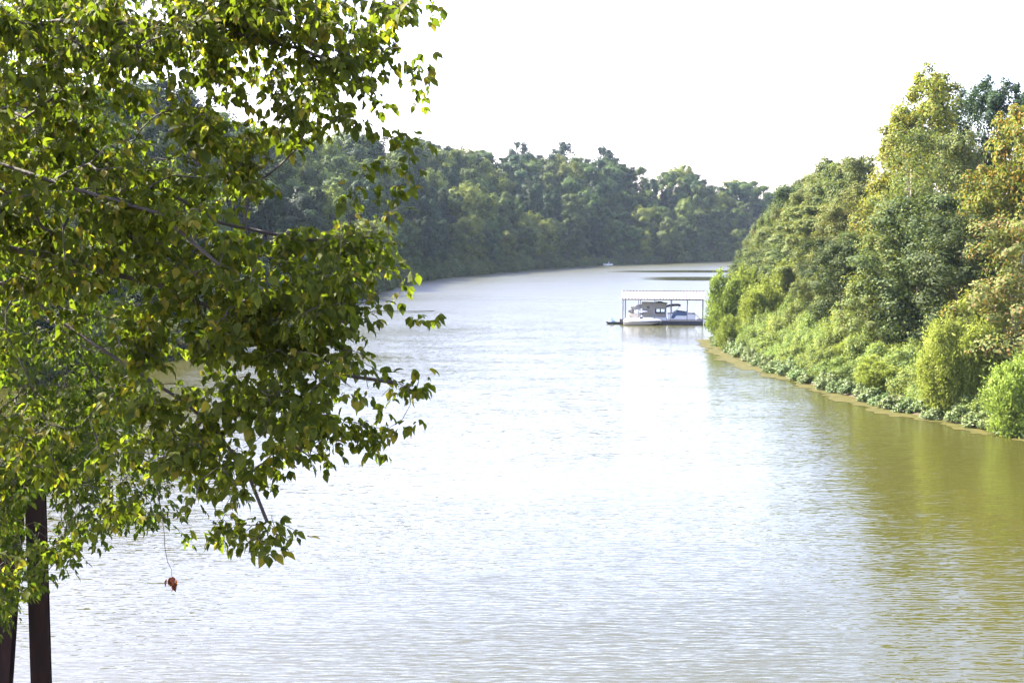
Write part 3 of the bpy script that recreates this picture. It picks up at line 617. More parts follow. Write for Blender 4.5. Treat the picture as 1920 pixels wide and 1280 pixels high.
for (c, rw, mk, bank, cat), lst in buckets.items():
    lst.sort(key=lambda q: q[0])
    for i, (px, e) in enumerate(lst):
        head = '' if len(lst) == 1 else (ORD[i] if i < len(ORD) else 'number %d' % (i + 1)) + ' '
        bk = {'left': 'of far bank', 'right': 'of right bank', 'shore': 'of right shore'}[bank]
        tag(e, '%s%s %s %s %s, %s' % (head, c, rw, cat, bk, mk), cat,
            {'left': 'trees of the far wooded bank' if cat == 'tree' else 'shrubs at the foot of the far bank', 'right': 'trees of the right bank', 'shore': 'weeds along the right shore'}[bank])

# ground cover on the right bank
rs = np.random.RandomState(3); n = 60000
selp = np.where((rp[:, 1] > 60) & (rp[:, 1] < 175))[0]; k = rs.choice(selp, n); off = rs.rand(n) ** 0.8 * 16 + 0.25
q = rp[k] + rn[k] * off[:, None] + rs.normal(size=(n, 2)) * 0.2
zz = ground_h(q[:, 0], q[:, 1]) + rs.rand(n) ** 1.5 * (0.35 + 0.6 * sstep(0, 4, off))
V, F = leaf_quads(rs, np.column_stack([q, zz]), unit(rs.normal(size=(n, 3)) * 0.6 + np.array([0, -0.2, 0.8])), 0.2, 0.4)
gc = link_mesh('ground_cover', np_mesh('ground_cover', V, F), M['weed']); tag(gc, 'low green weeds covering the right bank soil', 'ground cover', kind='stuff')

# ------------------------------------------------------------------ foreground trees
DENS = """9999999999999943466551
9999996599999988734201
9999996688888888663200
9999994688888888864530
9999994688788888753360
9999994788888888651000
9999995357875778655560
9999998457865656644210
9999999986456512544500
9999999878652100453400
9999999989553211013300
9999999964677535778100
8888888888667544566000
9999999999888888653100
8888888888888888653440
8888888788888888460000
8888888554888877610000
8888888533788886763200
8888888835668888877510
8888888855768785850000
9999999778888846973000
9999997888885757642000
8888666536754353100000
7755566636646200000000
6335656543766100000000
6335410015366500000000
5454100001021000000000
6430000000000000000000
7310000000000000000000
2000000000000000000000""".split('\n')
DENS = np.array([[int(c) for c in r] for r in DENS], float)
def grow(seeds, targets, alpha=0.35):
    """connect every target to the branch node that costs least; returns nodes, parents, target node ids"""
    nodes = []; par = []; plen = []
    for line in seeds:
        attach, pts = line; prev = attach
        for p in pts:
            nodes.append(np.array(p, float)); par.append(prev)
            plen.append(0 if prev < 0 else plen[prev] + np.linalg.norm(nodes[prev] - nodes[-1])); prev = len(nodes) - 1
    ns = len(nodes); A = np.zeros((ns + len(targets) * 3, 3)); A[:ns] = nodes; PL = np.zeros(len(A)); PL[:ns] = plen; par = par + [0] * (len(A) - ns); cnt = ns
    d0 = np.array([np.min(np.linalg.norm(A[:ns] - t, axis=1)) for t in targets]); tips = []
    for ti in np.argsort(d0):
        t = targets[ti]; d = np.linalg.norm(A[:cnt] - t, axis=1); cost = d + alpha * PL[:cnt] * 0.4; cost[0] = 1e9; j = int(np.argmin(cost)); dd = d[j]
        k = 2 if dd > 0.35 else (1 if dd > 0.15 else 0); prev = j
        perp = rsF.normal(size=3) * dd * 0.09
        for q in range(k):
            f = (q + 1) / (k + 1); A[cnt] = A[j] + (t - A[j]) * f + perp * math.sin(math.pi * f) + np.array([0, 0, dd * 0.10 * math.sin(math.pi * f)])
            par[cnt] = prev; PL[cnt] = PL[prev] + np.linalg.norm(A[cnt] - A[prev]); prev = cnt; cnt += 1
        A[cnt] = t; par[cnt] = prev; PL[cnt] = PL[prev] + np.linalg.norm(A[cnt] - A[prev]); tips.append(cnt); cnt += 1
    return A[:cnt], np.array(par[:cnt]), np.array(tips)
def branch_meshes(A, par, ns, r_tip, expo=2.4, rmax=0.2):
    n = len(A); w = np.zeros(n); kids = np.zeros(n, int)
    for i in range(n):
        if par[i] >= 0: kids[par[i]] += 1
    w[kids == 0] = r_tip ** expo
    for i in range(n - 1, -1, -1):
        if par[i] >= 0: w[par[i]] += w[i]
    return np.minimum(w ** (1 / expo), rmax)
def seg_mesh(A, par, r, idxs, k=5):
    V = []; F = []; ang = np.arange(k) * 2 * np.pi / k
    for i in idxs:
        j = par[i]
        if j < 0: continue
        d = A[i] - A[j]; L_ = np.linalg.norm(d)
        if L_ < 1e-5: continue
        d /= L_; a = np.array([0, 0, 1.]) if abs(d[2]) < .9 else np.array([1., 0, 0]); x = np.cross(d, a); x /= np.linalg.norm(x); y = np.cross(d, x)
        ring = np.cos(ang)[:, None] * x + np.sin(ang)[:, None] * y; b0 = len(V) * k; rj = min(r[j], r[i] * 1.5)
        V.append(A[j] - d * rj * 0.3 + ring * rj); V.append(A[i] + ring * r[i]); m_ = np.arange(k)
        F.append(np.stack([b0 + m_, b0 + (m_ + 1) % k, b0 + k + (m_ + 1) % k, b0 + k + m_], 1))
    return np.vstack(V), np.vstack(F)
# leaflet: ovate, pointed, folded along the midrib; u along, v across, w up
LT = np.array([(0, 0, 0), (.33, 0, -.03), (.66, 0, -.05), (1.0, 0, -.16), (.14, .19, .03), (.38, .33, .06), (.60, .24, .02), (.78, .15, -.05), (.14, -.19, .03), (.40, -.32, .06), (.62, -.25, .02), (.80, -.12, -.05)])
LTF = np.array([(0, 1, 4), (4, 1, 5), (1, 2, 5), (5, 2, 6), (2, 7, 6), (2, 3, 7), (0, 8, 1), (8, 9, 1), (1, 9, 2), (9, 10, 2), (2, 10, 11), (2, 11, 3)])
LS = np.array([(0, 0, 0), (.5, 0, -.04), (1.0, 0, -.12), (.4, .27, .05), (.4, -.27, .05), (.72, .15, 0), (.72, -.15, 0)])
LSF = np.array([(0, 1, 3), (3, 1, 5), (1, 2, 5), (0, 4, 1), (4, 6, 1), (1, 6, 2)])
def leaflets(pos, dirn, nrm, size, T, TF):
    dirn = unit(dirn); side = unit(np.cross(nrm, dirn)); up = np.cross(dirn, side); s = size[:, None, None]
    V = pos[:, None] + (T[None, :, 0, None] * dirn[:, None] + T[None, :, 1, None] * side[:, None] + T[None, :, 2, None] * up[:, None]) * s
    n = len(pos); F = (np.arange(n)[:, None, None] * len(T) + TF[None]).reshape(-1, 3); return V.reshape(-1, 3), F
def sprays(rs, tips, dirs, size, npair, T, TF, twig_len):
    """drooping compound leaves in opposite pairs along each twig end"""
    Pp, D, Nn, S = [], [], [], []; n = len(tips)
    for k in range(npair):
        f = k / max(1, npair - 1); base = tips - dirs * twig_len * (1 - f) + np.array([0, 0, -0.03]) * f
        for sgn in (-1, 1):
            side = unit(np.cross(dirs, np.array([0, 0, 1.])) + 1e-6) * sgn
            out = unit(side * rs.uniform(0.4, 1.0, (n, 1)) + dirs * rs.uniform(0.1, 0.8, (n, 1)) + np.array([0, 0, -1]) * rs.uniform(-0.1, 0.7, (n, 1)) + rs.normal(size=(n, 3)) * 0.3)
            pet = base + out * size * rs.uniform(0.5, 1.1, (n, 1))
            hang = unit(out * 0.85 + np.array([0, 0, -1]) * rs.uniform(0.1, 0.9, (n, 1)))
            nb = unit(np.cross(np.cross(hang, np.array([0, 0, 1.])), hang) + rs.normal(size=(n, 3)) * 0.45)
            lat = unit(np.cross(hang, nb))
            keep = rs.rand(n) < 0.92
            for q, (la, off) in enumerate([(0, 0.25), (0.8, 0.0), (-0.8, 0.0)]):
                dd = unit(hang + lat * la + np.array([0, 0, -0.25]) + rs.normal(size=(n, 3)) * 0.2); kk = keep & (rs.rand(n) < (0.97 if q == 0 else 0.85))
                Pp.append((pet + hang * size * off)[kk]); D.append(dd[kk]); Nn.append(unit(nb + lat * la * 0.3 + rs.normal(size=(n, 3)) * 0.2)[kk]); S.append((size * rs.uniform(0.55, 1.3, n) * (1.1 if q == 0 else 0.9))[kk])
    return leaflets(np.vstack(Pp), np.vstack(D), np.vstack(Nn), np.concatenate(S), T, TF)
def sample_targets(rs, wfun, depthfun, k, jitter=True):
    T = []
    for r in range(-7, 30):
        for c in range(-9, 22):
            d = DENS[max(r, 0), max(c, 0)]
            if r < 0: d = d * max(0, 1 + r * 0.12) if c < 16 else 0
            if c < 0: d = d * (1 + c * 0.05)
            d = d * wfun(r, c)
            if 6 <= r <= 10 and c >= 13: d *= 0.6
            lam = k * 3.2 * (d / 9) ** 1.8; m_ = rs.poisson(lam) if lam > 0 else 0
            for _ in range(rs.binomial(m_, 0.42)):
                px = (c + rs.rand()) * 40; py = (r + rs.rand()) * 40 - 14; q0 = at(px, py, depthfun(rs, px, py)); T.append(q0)
                for _k in range(rs.randint(1, 5)):
                    q1 = q0 + rs.normal(size=3) * np.array([0.19, 0.16, 0.055]) * q0[1] / 8.6; ax, ay = proj(q1 + np.array([0.1, 0, 0.0]))
                    rr_, cc_ = int((ay + 14) // 40), int(ax // 40)
                    if cc_ > 21 or rr_ > 29: continue
                    if rs.rand() < DENS[max(rr_, 0), max(cc_, 0)] / 5.5: T.append(q1)
    return np.array(T)
def build_tree(name, trunk_pts, trunk_r, limbs, targets, leafm, size, npair, twig, T, TF, rtip, label, seed, cat='tree'):
    root = empty(name, trunk_pts[0]); off = np.array(trunk_pts[0], float)
    rs = np.random.RandomState(seed)
    seeds = [(-1, trunk_pts)]; n0 = len(trunk_pts)
    for att, pts in limbs:
        seeds.append((att, pts))
    # densify limbs
    ss = [(-1, trunk_pts)]
    for att, pts in limbs:
        full = [np.array(trunk_pts[att])] + [np.array(p) for p in pts]; out = []
        for a, b_ in zip(full[:-1], full[1:]):
            m_ = max(1, int(np.linalg.norm(b_ - a) / 0.35))
            for q in range(1, m_ + 1): out.append(a + (b_ - a) * q / m_ + rs.normal(size=3) * 0.018)
        ss.append((att, out))
    A, par, tips = grow(ss, targets)
    nseed = sum(len(l[1]) for l in ss); r = branch_meshes(A, par, nseed, rtip)
    tr_i = list(range(n0)); mb = MB(); mb.tube([tuple(np.array(p) - off) for p in trunk_pts], trunk_r, 14); mb.build('trunk', M['bark'], root, True)
    st = n0
    for li, (att, pts) in enumerate(ss[1:]):
        V, F = seg_mesh(A - off, par, np.maximum(r, 0.012), range(st, st + len(pts)), 8); link_mesh('limb', np_mesh('limb', V, F, True), M['bark'], root); st += len(pts)
    V, F = seg_mesh(A - off, par, r, range(st, len(A)), 4); link_mesh('twigs', np_mesh('twigs', V, F, True), M['bark'], root)
    tp = A[tips]; dr = unit(tp - A[par[tips]] + np.array([0, 0, -0.02])); dr = unit(dr * np.array([1, 1, 0.6]) + rs.normal(size=dr.shape) * 0.2)
    V, F = sprays(rs, tp, dr, size, npair, T, TF, twig); link_mesh('foliage', np_mesh('foliage', V - off, F), leafm, root)
    print('TREE', name, 'targets', len(targets), 'leaf tris', len(F))
    tag(root, label, cat); return root
rsF = np.random.RandomState(77)
# the near tree
tb = gh(-6.5, 9.0)
trunkA = [(-6.5, 9, tb - 0.5), (-6.4, 9.05, tb + 3), (-6.3, 9, 8.5), (-6.15, 8.95, 11.2), (-6.2, 9.0, 13.5), (-6.0, 9.1, 16.5), (-5.8, 9.2, 19.5)]
def P_(l, d0=8.8): return [at(px, py, d) for px, py, d in l]
limbsA = [(3, P_([(-300, 400, 9), (0, 458, 8.9), (100, 486, 8.8), (200, 512, 8.7), (290, 532, 8.6), (350, 552, 8.5), (460, 600, 8.4), (560, 660, 8.3), (650, 700, 8.3), (740, 718, 8.2)])),
          (4, P_([(-300, 60, 9), (0, 60, 8.8), (200, 40, 8.6), (420, 60, 8.4), (560, 90, 8.3), (640, 125, 8.2)])),
          (4, P_([(-300, 140, 9.2), (0, 180, 9.2), (100, 215, 9.2), (140, 250, 9.2), (260, 330, 9.1), (420, 420, 9.0), (560, 455, 9.0), (700, 460, 8.9)])),
          (3, P_([(-250, 480, 9.2), (30, 540, 9.2), (130, 620, 9.1), (260, 700, 9.0), (400, 800, 8.8), (470, 880, 8.7), (500, 980, 8.6)])),
          (5, P_([(-200, -200, 9.4), (100, -180, 9.5), (350, -120, 9.3), (520, 20, 9.0), (600, 140, 8.9)])),
          (4, P_([(-300, 250, 8.4), (0, 300, 8.0), (150, 360, 7.8), (300, 400, 7.7), (420, 500, 7.7)]))]
def wA(r, c):
    if c > 7: return 1.0
    if r >= 14: return 0.35 if c < 6 else 0.75
    return 0.8
def dA(rs, px, py): return rs.uniform(7.6, 9.6)
TA = sample_targets(rsF, wA, dA, 1.22)
build_tree('overhanging_tree', trunkA, [0.42, 0.3, 0.27, 0.24, 0.19, 0.13, 0.05], limbsA, TA, M['near_leaf'], 0.064, 5, 0.26, LT, LTF, 0.0022,
           'leafy green tree with large drooping leaves whose branches overhang the left half of the picture', 1)
# the tree behind it with smaller looking leaves
tb = gh(-11.5, 17); trunkB = [(-11.5, 17, tb - 0.5), (-11.3, 17, tb + 3), (-11.2, 17, 8), (-11, 16.9, 10.5), (-10.8, 16.8, 13), (-10.6, 17, 15.5), (-10.4, 17, 19)]
limbsB = [(3, P_([(-300, 500, 17), (0, 560, 16.5), (120, 620, 16), (200, 740, 16), (260, 830, 15.5)])), (2, P_([(-250, 700, 17), (0, 780, 16.5), (90, 880, 16), (160, 950, 16)])),
          (4, P_([(-200, 250, 17), (100, 220, 17), (250, 300, 17), (330, 380, 17)])), (2, P_([(-300, 900, 17), (-50, 980, 16.5), (40, 1060, 16.5)])), (5, P_([(-200, 0, 17), (100, 20, 17), (300, 90, 17)]))]
def wB(r, c):
    if r >= 22 and c <= 7: return 1.3
    if r >= 13 and c <= 6: return 0.95
    if c <= 9 and 7 <= r <= 12: return 0.7
    if c <= 5 and r < 13: return 0.65
    return 0.0
TB = sample_targets(rsF, wB, lambda rs, px, py: rs.uniform(14.5, 18.0), 2.4)
build_tree('overhanging_tree', trunkB, [0.36, 0.28, 0.25, 0.22, 0.18, 0.12, 0.05], limbsB, TB, M['back_leaf'], 0.088, 4, 0.24, LS, LSF, 0.0028,
           'second leafy tree behind the first, smaller leaves hanging before the steel piles', 2)
# dead leaf on its long bare twig
def dead_leaf():
    root = empty('dead_leaf_cluster', at(322, 1076, 8.4)); off = np.array(root.location)
    pts = [at(px, py, 8.4) - off for px, py in [(285, 880), (296, 925), (303, 960), (308, 1000), (309, 1025), (314, 1052), (322, 1068), (322, 1080)]]
    MB().tube(pts, [0.0035, 0.0032, 0.003, 0.0026, 0.0022, 0.002, 0.0016, 0.0016], 5).build('hanging_twig', M['bark'], root, True)
    rs = np.random.RandomState(4); n = 13
    pos = np.array([0, 0, -0.01]) + rs.normal(size=(n, 3)) * 0.012 + np.array([0, 0, -1]) * rs.rand(n, 1) * 0.05
    V, F = leaflets(pos, unit(np.array([0, 0, -1.]) + rs.normal(size=(n, 3)) * 0.28), unit(rs.normal(size=(n, 3)) + np.array([0, -1, 0])), rs.uniform(0.04, 0.06, n), LT, LTF)
    link_mesh('curled_leaves', np_mesh('curled_leaves', V, F), M['dead'], root); tag(root, 'small cluster of curled red-brown dead leaves dangling on a long bare twig', 'dead leaves')
dead_leaf()

# ------------------------------------------------------------------ steel piles, lower left
def h_pile(p0, p1, w_, t_, rz):
    mb = MB(); p0 = Vector(p0); p1 = Vector(p1); L_ = (p1 - p0).length
    for c, s in [((0, 0, L_ / 2), (t_, w_ * 0.9, L_)), ((0, -w_ / 2, L_ / 2), (w_, t_, L_)), ((0, w_ / 2, L_ / 2), (w_, t_, L_))]: mb.box(c, s)
    q = (p1 - p0).to_track_quat('Z', 'Y').to_matrix() @ Matrix.Rotation(rz, 3, 'Z'); mb.v = [tuple(q @ Vector(v) + p0) for v in mb.v]; return mb
pr = empty('steel_pile_bent', (0, 0, 0)); D0 = 21.0
top = at(66, 905, D0); bx = at(71, 1280, D0 * 1.02); d_ = bx - top; pr.location = tuple(np.array([top[0], top[1], 0])); po = np.array(pr.location)
base1 = np.array([top[0], top[1], -2.0]); h_pile(base1 - po, top - po, 0.30, 0.028, R(14)).build('pile', M['rust'], pr)
t2 = at(28, 905, D0 - 0.1); b2 = at(2, 1280, D0 - 0.6); dd = (b2 - t2); b2 = t2 + dd * ((t2[2] + 2) / (t2[2] - b2[2])); h_pile(b2 - po, t2 - po, 0.30, 0.028, R(10)).build('pile', M['rust'], pr)
cbx = (top + t2) / 2 - po; MB().box((cbx[0] - 0.15, cbx[1], cbx[2] + 0.16), (1.3, 0.42, 0.32)).build('cap_beam', M['rust'], pr, bevel=0.01)
tag(pr, 'two dark rusty steel piles rising from the water at the lower left, one leaning', 'steel piles')

# ------------------------------------------------------------------ covered boat dock
dl = on_water(1167, 607.5); dr_ = on_water(1318.5, 609.0); dvec = dr_ - dl; ang = math.atan2(dvec[1], dvec[0]); DL = float(np.linalg.norm(dvec)); DW = 6.0
dock = empty('boat_dock', (dl[0], dl[1], 0), ang)      # x along the front edge, y away from the camera
ZE, ZR = 3.25, 4.35
fl = MB(); fl.box((DL / 2, 0.35, 0.22), (DL, 0.7, 0.44)); fl.box((DL / 2, DW - 0.35, 0.22), (DL, 0.7, 0.44)); fl.box((DL - 0.4, DW / 2, 0.22), (0.8, DW - 1.42, 0.44))
fl.build('float', M['float'], dock, bevel=0.03)
dk = MB()
for j in range(int(DL / 0.2)): dk.box((0.1 + j * 0.2, 0.35, 0.47), (0.185, 0.74, 0.04)); dk.box((0.1 + j * 0.2, DW - 0.35, 0.47), (0.185, 0.74, 0.04))
for j in range(int((DW - 1.5) / 0.2)): dk.box((DL - 0.4, 0.85 + j * 0.2, 0.47), (0.82, 0.185, 0.04))
dk.build('deck', M['deck'], dock)
for j in range(6):
    x = DL * j / 5
    for y in (0.05, DW - 0.05): MB().box((min(max(x, 0.06), DL - 0.06), y, (0.45 + ZE) / 2), (0.15 if j in (0, 5) else 0.09, 0.12, ZE - 0.45)).build('post', M['grey_metal'], dock)
for y in (0.05, DW - 0.05): MB().box((DL / 2, y, ZE + 0.09), (DL + 0.1, 0.12, 0.18)).build('eave_beam', M['grey_metal'], dock)
for j in range(6):
    x = DL * j / 5; x = min(max(x, 0.06), DL - 0.06); mb = MB(); mb.box((x, DW / 2, ZE + 0.05), (0.08, DW - 0.2, 0.08))
    mb.tube([(x, 0.1, ZE + 0.12), (x, DW / 2, ZR - 0.1)], 0.04, 6); mb.tube([(x, DW - 0.1, ZE + 0.12), (x, DW / 2, ZR - 0.1)], 0.04, 6); mb.tube([(x, DW / 2, ZE), (x, DW / 2, ZR - 0.1)], 0.03, 6); mb.build('truss', M['grey_metal'], dock)
def corrug(y0, z0, y1, z1):
    mb = MB(); xs = []; n = 26; prof = []; L0 = -0.15; pitch = (DL + 0.3) / n
    for j in range(n):
        x = L0 + j * pitch
        for dx, h in ((0, 0), (0.04, 0.05), (0.10, 0.05), (0.14, 0)): prof.append((x + dx, h))
    prof.append((L0 + n * pitch, 0)); v = []; f = []
    nrm = Vector((0, -(z1 - z0), (y1 - y0))).normalized()
    if nrm.z < 0: nrm = -nrm
    for (x, h) in prof: v += [(x, y0 + nrm.y * h, z0 + nrm.z * h), (x, y1 + nrm.y * h, z1 + nrm.z * h), (x, y0 + nrm.y * (h - .02), z0 + nrm.z * (h - .02)), (x, y1 + nrm.y * (h - .02), z1 + nrm.z * (h - .02))]
    for j in range(len(prof) - 1):
        a = 4 * j; f += [(a, a + 1, a + 5, a + 4), (a + 2, a + 6, a + 7, a + 3), (a, a + 4, a + 6, a + 2), (a + 1, a + 3, a + 7, a + 5)]
    return mb.add(v, f)
corrug(-0.25, ZE + 0.17, DW / 2, ZR).build('roof_panel', M['roofing'], dock)
corrug(DW + 0.25, ZE + 0.17, DW / 2 + 0.01, ZR).build('roof_panel', M['white_metal'], dock)
MB().prism([(-0.18, ZR + 0.01), (DL + 0.18, ZR + 0.01), (DL + 0.18, ZR + 0.09), (-0.18, ZR + 0.09)], DW / 2 - 0.12, DW / 2 + 0.12).build('ridge_cap', M['grey_metal'], dock)
for x in (-0.17, DL + 0.17):
    MB().tube([(x, -0.25, ZE + 0.14), (x, DW / 2, ZR - 0.02), (x, DW + 0.25, ZE + 0.14)], 0.05, 6).build('gable_trim', M['grey_metal'], dock)
MB().box((-0.1, 0.3, 0.35), (0.55, 0.8, 0.7)).build('end_bumper', M['black'], dock, bevel=0.05)
for dx in (0.0, 0.9): MB().tube([(DL - 0.15 - 0.0, 0.2 + dx, 0.5), (DL - 1.0, 0.2 + dx, 1.35)], 0.025, 6).build('brace', M['grey_metal'], dock)
tag(dock, 'floating boat dock with a white ribbed metal roof on grey posts', 'boat dock')
def dloc(x, y, z=0):
    v = Matrix.Rotation(ang, 3, 'Z') @ Vector((x, y, z)); return (dl[0] + v.x, dl[1] + v.y, z)
SX = DL / 152.5      # metres of dock per source pixel along x
def dx(cropx): return (cropx - 375) / 8 * SX
def dz(cropy): return (690 - cropy) / 8 / 13.7     # height from the crop row
# cabin boat
cb = empty('cabin_boat', dloc(0, 0), ang); yb0, yb1 = 1.3, 3.9
def hullsec(x, hw, zb, zt, yc): return [(x, yc - hw, zt), (x, yc - hw * 0.82, zb + 0.1), (x, yc, zb), (x, yc + hw * 0.82, zb + 0.1), (x, yc + hw, zt)]
yc = 2.6
MB().loft([hullsec(dx(430), 0.25, 0.35, 0.95, yc), hullsec(dx(470), 0.8, 0.05, 0.95, yc), hullsec(dx(560), 1.15, -0.1, 0.92, yc), hullsec(dx(700), 1.25, -0.15, 0.88, yc), hullsec(dx(1040), 1.25, -0.15, 0.85, yc)]).build('hull', M['white_paint'], cb)
MB().box(((dx(445) + dx(640)) / 2, yc, 1.12), (dx(640) - dx(445), 2.1, 0.42)).build('bow_deck', M['cream'], cb, bevel=0.06)
x0, x1 = dx(668), dx(1030); zt = dz(390); W_ = 0.06
wall = MB(); wx0, wx1, wz0, wz1 = dx(868), dx(1012), dz(538), dz(462)
for y in (yb0 + 0.1, yb1 - 0.1):
    wall.box(((x0 + wx0) / 2, y, (0.85 + zt) / 2), (wx0 - x0, W_, zt - 0.85)); wall.box(((x1 + wx1) / 2, y, (0.85 + zt) / 2), (x1 - wx1, W_, zt - 0.85))
    wall.box(((wx0 + wx1) / 2, y, (0.85 + wz0) / 2), (wx1 - wx0, W_, wz0 - 0.85)); wall.box(((wx0 + wx1) / 2, y, (wz1 + zt) / 2), (wx1 - wx0, W_, zt - wz1))
wall.box((x0 + W_ / 2, yc, (0.85 + zt) / 2), (W_, yb1 - yb0 - 0.26, zt - 0.85)); wall.build('cabin_wall', M['cabin'], cb)
for y in (yb0 + 0.06, yb1 - 0.06):
    wf = MB(); wf.box(((wx0 + wx1) / 2, y, wz0 + 0.03), (wx1 - wx0 + 0.1, 0.05, 0.08)); wf.box(((wx0 + wx1) / 2, y, wz1 - 0.03), (wx1 - wx0 + 0.1, 0.05, 0.08))
    for xx in (wx0, (wx0 + wx1) / 2, wx1): wf.box((xx, y, (wz0 + wz1) / 2), (0.07, 0.045, wz1 - wz0))
    fo = wf.build('window', M['black'], cb); MB().box(((wx0 + wx1) / 2, y + 0.04, (wz0 + wz1) / 2), (wx1 - wx0, 0.01, wz1 - wz0)).build('pane', M['clear'], fo)
MB().box(((dx(735) + dx(780)) / 2, yb0 + 0.06, dz(446)), (dx(780) - dx(735), 0.04, 0.3)).build('window', M['glass'], cb)
rf = MB(); rf.prism([(x0 - 0.1, zt), (x1 + 0.15, zt - 0.12), (x1 + 0.15, zt - 0.02), (dx(980), zt + 0.08), (x0 - 0.1, zt + 0.1)], yb0 - 0.02, yb1 + 0.02); ro = rf.build('roof', M['cabin'], cb)
MB().loft([[(dx(930) + r_ * math.cos(a), yc + r_ * math.sin(a), z_) for a in np.linspace(0, 6.283, 17)[:-1]] for r_, z_ in ((0.42, zt + .09), (0.42, zt + .16), (0.22, zt + .24))]).build('roof_vent', M['navy'], ro)
MB().prism([(dx(490), dz(470)), (dx(500), dz(440)), (dx(600), dz(425)), (x0 + 0.02, dz(405)), (x0 + 0.02, dz(460)), (dx(560), dz(490))], yb0 + 0.1, yb1 - 0.1).build('canvas_top', M['tarp'], cb)
MB().prism([(dx(445), dz(535)), (dx(450), dz(485)), (dx(520), dz(480)), (dx(540), dz(535))], yb0 + 0.4, yb1 - 0.4).build('seat_cover', M['tarp'], cb, bevel=0.06)
MB().prism([(dx(540), dz(520)), (dx(750), dz(512)), (dx(750), dz(500)), (dx(590), dz(488))], yb0 - 0.5, yb0 + 0.05).build('awning', M['white_metal'], cb)
for xx in (dx(505), dx(625)): MB().tube([(xx, yb0 + 0.15, 1.2), (xx, yb0 + 0.15, dz(440))], 0.025, 6).build('support_pole', M['grey_metal'], cb)
MB().box(((dx(640) + dx(680)) / 2, yb0 + 0.02, dz(545)), (0.35, 0.05, 0.2)).build('vent', M['black'], cb)
tag(cb, 'grey cabin cruiser with wide window and canvas top moored under the dock roof', 'cabin boat')
# pontoon boat
pb = empty('pontoon_boat', dloc(0, 0), ang)
for y in (1.5, 3.6): MB().tube([(dx(1045), y, 0.12), (dx(1060), y, 0.1), (dx(1440), y, 0.1), (dx(1475), y, 0.2)], [0.12, 0.32, 0.32, 0.05], 12).build('pontoon', M['grey_metal'], pb, True)
MB().box(((dx(1045) + dx(1500)) / 2, 2.55, 0.52), (dx(1500) - dx(1045), 2.6, 0.1)).build('deck', M['cream'], pb)
rl = MB(); xa, xb_ = dx(1060), dx(1470)
for y in (1.3, 3.8): rl.box(((xa + xb_) / 2, y, 0.98), (xb_ - xa, 0.04, 0.72))
rl.box((xa, 2.55, 0.98), (0.04, 2.46, 0.72)); rl.build('side_panel', M['white_metal'], pb)
tr_ = MB(); tr_.tube([(xa, 1.27, 1.38), (xb_, 1.27, 1.38)], 0.03, 6); tr_.tube([(xa, 3.83, 1.38), (xb_, 3.83, 1.38)], 0.03, 6); tr_.build('rail', M['grey_metal'], pb)
MB().loft([[(x, 1.22, 0.75 if k < 2 else 1.15), (x, 1.2, zt_), (x, 2.5, zt_ + 0.2), (x, 3.85, zt_), (x, 3.88, 1.15)] for k, (x, zt_) in enumerate([(dx(1115), 1.1), (dx(1150), 1.45), (dx(1190), 1.62), (dx(1250), 1.55), (dx(1345), 1.45)])]).build('boat_cover', M['blue_tarp'], pb)
MB().box((dx(1080), 1.7, 1.35), (0.5, 0.5, 0.35)).build('seat', M['cream'], pb, bevel=0.05)
MB().box((dx(1395), 2.2, 1.2), (0.6, 1.6, 0.6)).build('bench', M['cream'], pb, bevel=0.06)
mo = MB(); mo.loft([[(dx(1445) + sx_ * k, 2.0 + sy_ * k, z_) for sx_, sy_ in ((-.3, -.3), (.3, -.3), (.3, .3), (-.3, .3))] for k, z_ in ((0.5, 0.35), (0.9, 0.9), (1, 1.25), (0.7, 1.42))]); mo.build('outboard_motor', M['black'], pb, bevel=0.05)
cp = []
for x, z_ in [(dx(1035), dz(440)), (dx(1080), dz(425)), (dx(1150), dz(418)), (dx(1210), dz(415)), (dx(1250), dz(425))]: cp.append([(x, 1.3, z_), (x, 2.5, z_ + 0.18), (x, 3.8, z_), (x, 3.8, z_ - 0.1), (x, 2.5, z_ + 0.08), (x, 1.3, z_ - 0.1)])
bo = MB().loft(cp).build('bimini_top', M['navy'], pb)
fr = MB()
for y in (1.32, 3.78):
    for a, b_ in ((1150, 1045), (1150, 1240), (1100, 1090)): fr.tube([(dx(a), y, 1.35), (dx(b_), y, dz(430))], 0.018, 5)
fr.build('bimini_frame', M['white_metal'], pb)
tag(pb, 'low pontoon boat with a blue tarp and dark folding canopy under the dock', 'pontoon boat')
# speedboat outside the front float
sb = empty('speedboat', dloc(dx(405), -1.25), ang + R(-1)); SL = dx(970) - dx(405)
def sec(t, hw, keel, sheer): return [(t * SL, -hw, sheer), (t * SL, -hw * 0.98, sheer * 0.55), (t * SL, -hw * 0.72, keel + 0.1), (t * SL, 0, keel), (t * SL, hw * 0.72, keel + 0.1), (t * SL, hw * 0.98, sheer * 0.55), (t * SL, hw, sheer)]
S_ = [(0, 0.85, -0.1, 0.52), (0.25, 0.95, -0.12, 0.54), (0.5, 0.92, -0.1, 0.56), (0.72, 0.72, -0.02, 0.6), (0.88, 0.4, 0.15, 0.63), (0.97, 0.12, 0.4, 0.64), (1.0, 0.02, 0.58, 0.645)]
MB().loft([sec(*q) for q in S_]).build('hull', M['cream'], sb, True)
st_ = MB()
for sg in (-1, 1):
    st_.loft([[(t * SL, sg * (hw + 0.012), sh - 0.04), (t * SL, sg * (hw * 0.985 + 0.014), sh * 0.62), (t * SL, sg * (hw * 0.985 - 0.01), sh * 0.62), (t * SL, sg * (hw - 0.01), sh - 0.04)] for t, hw, kl, sh in S_[:6]])
st_.build('side_stripe', M['navy'], sb)
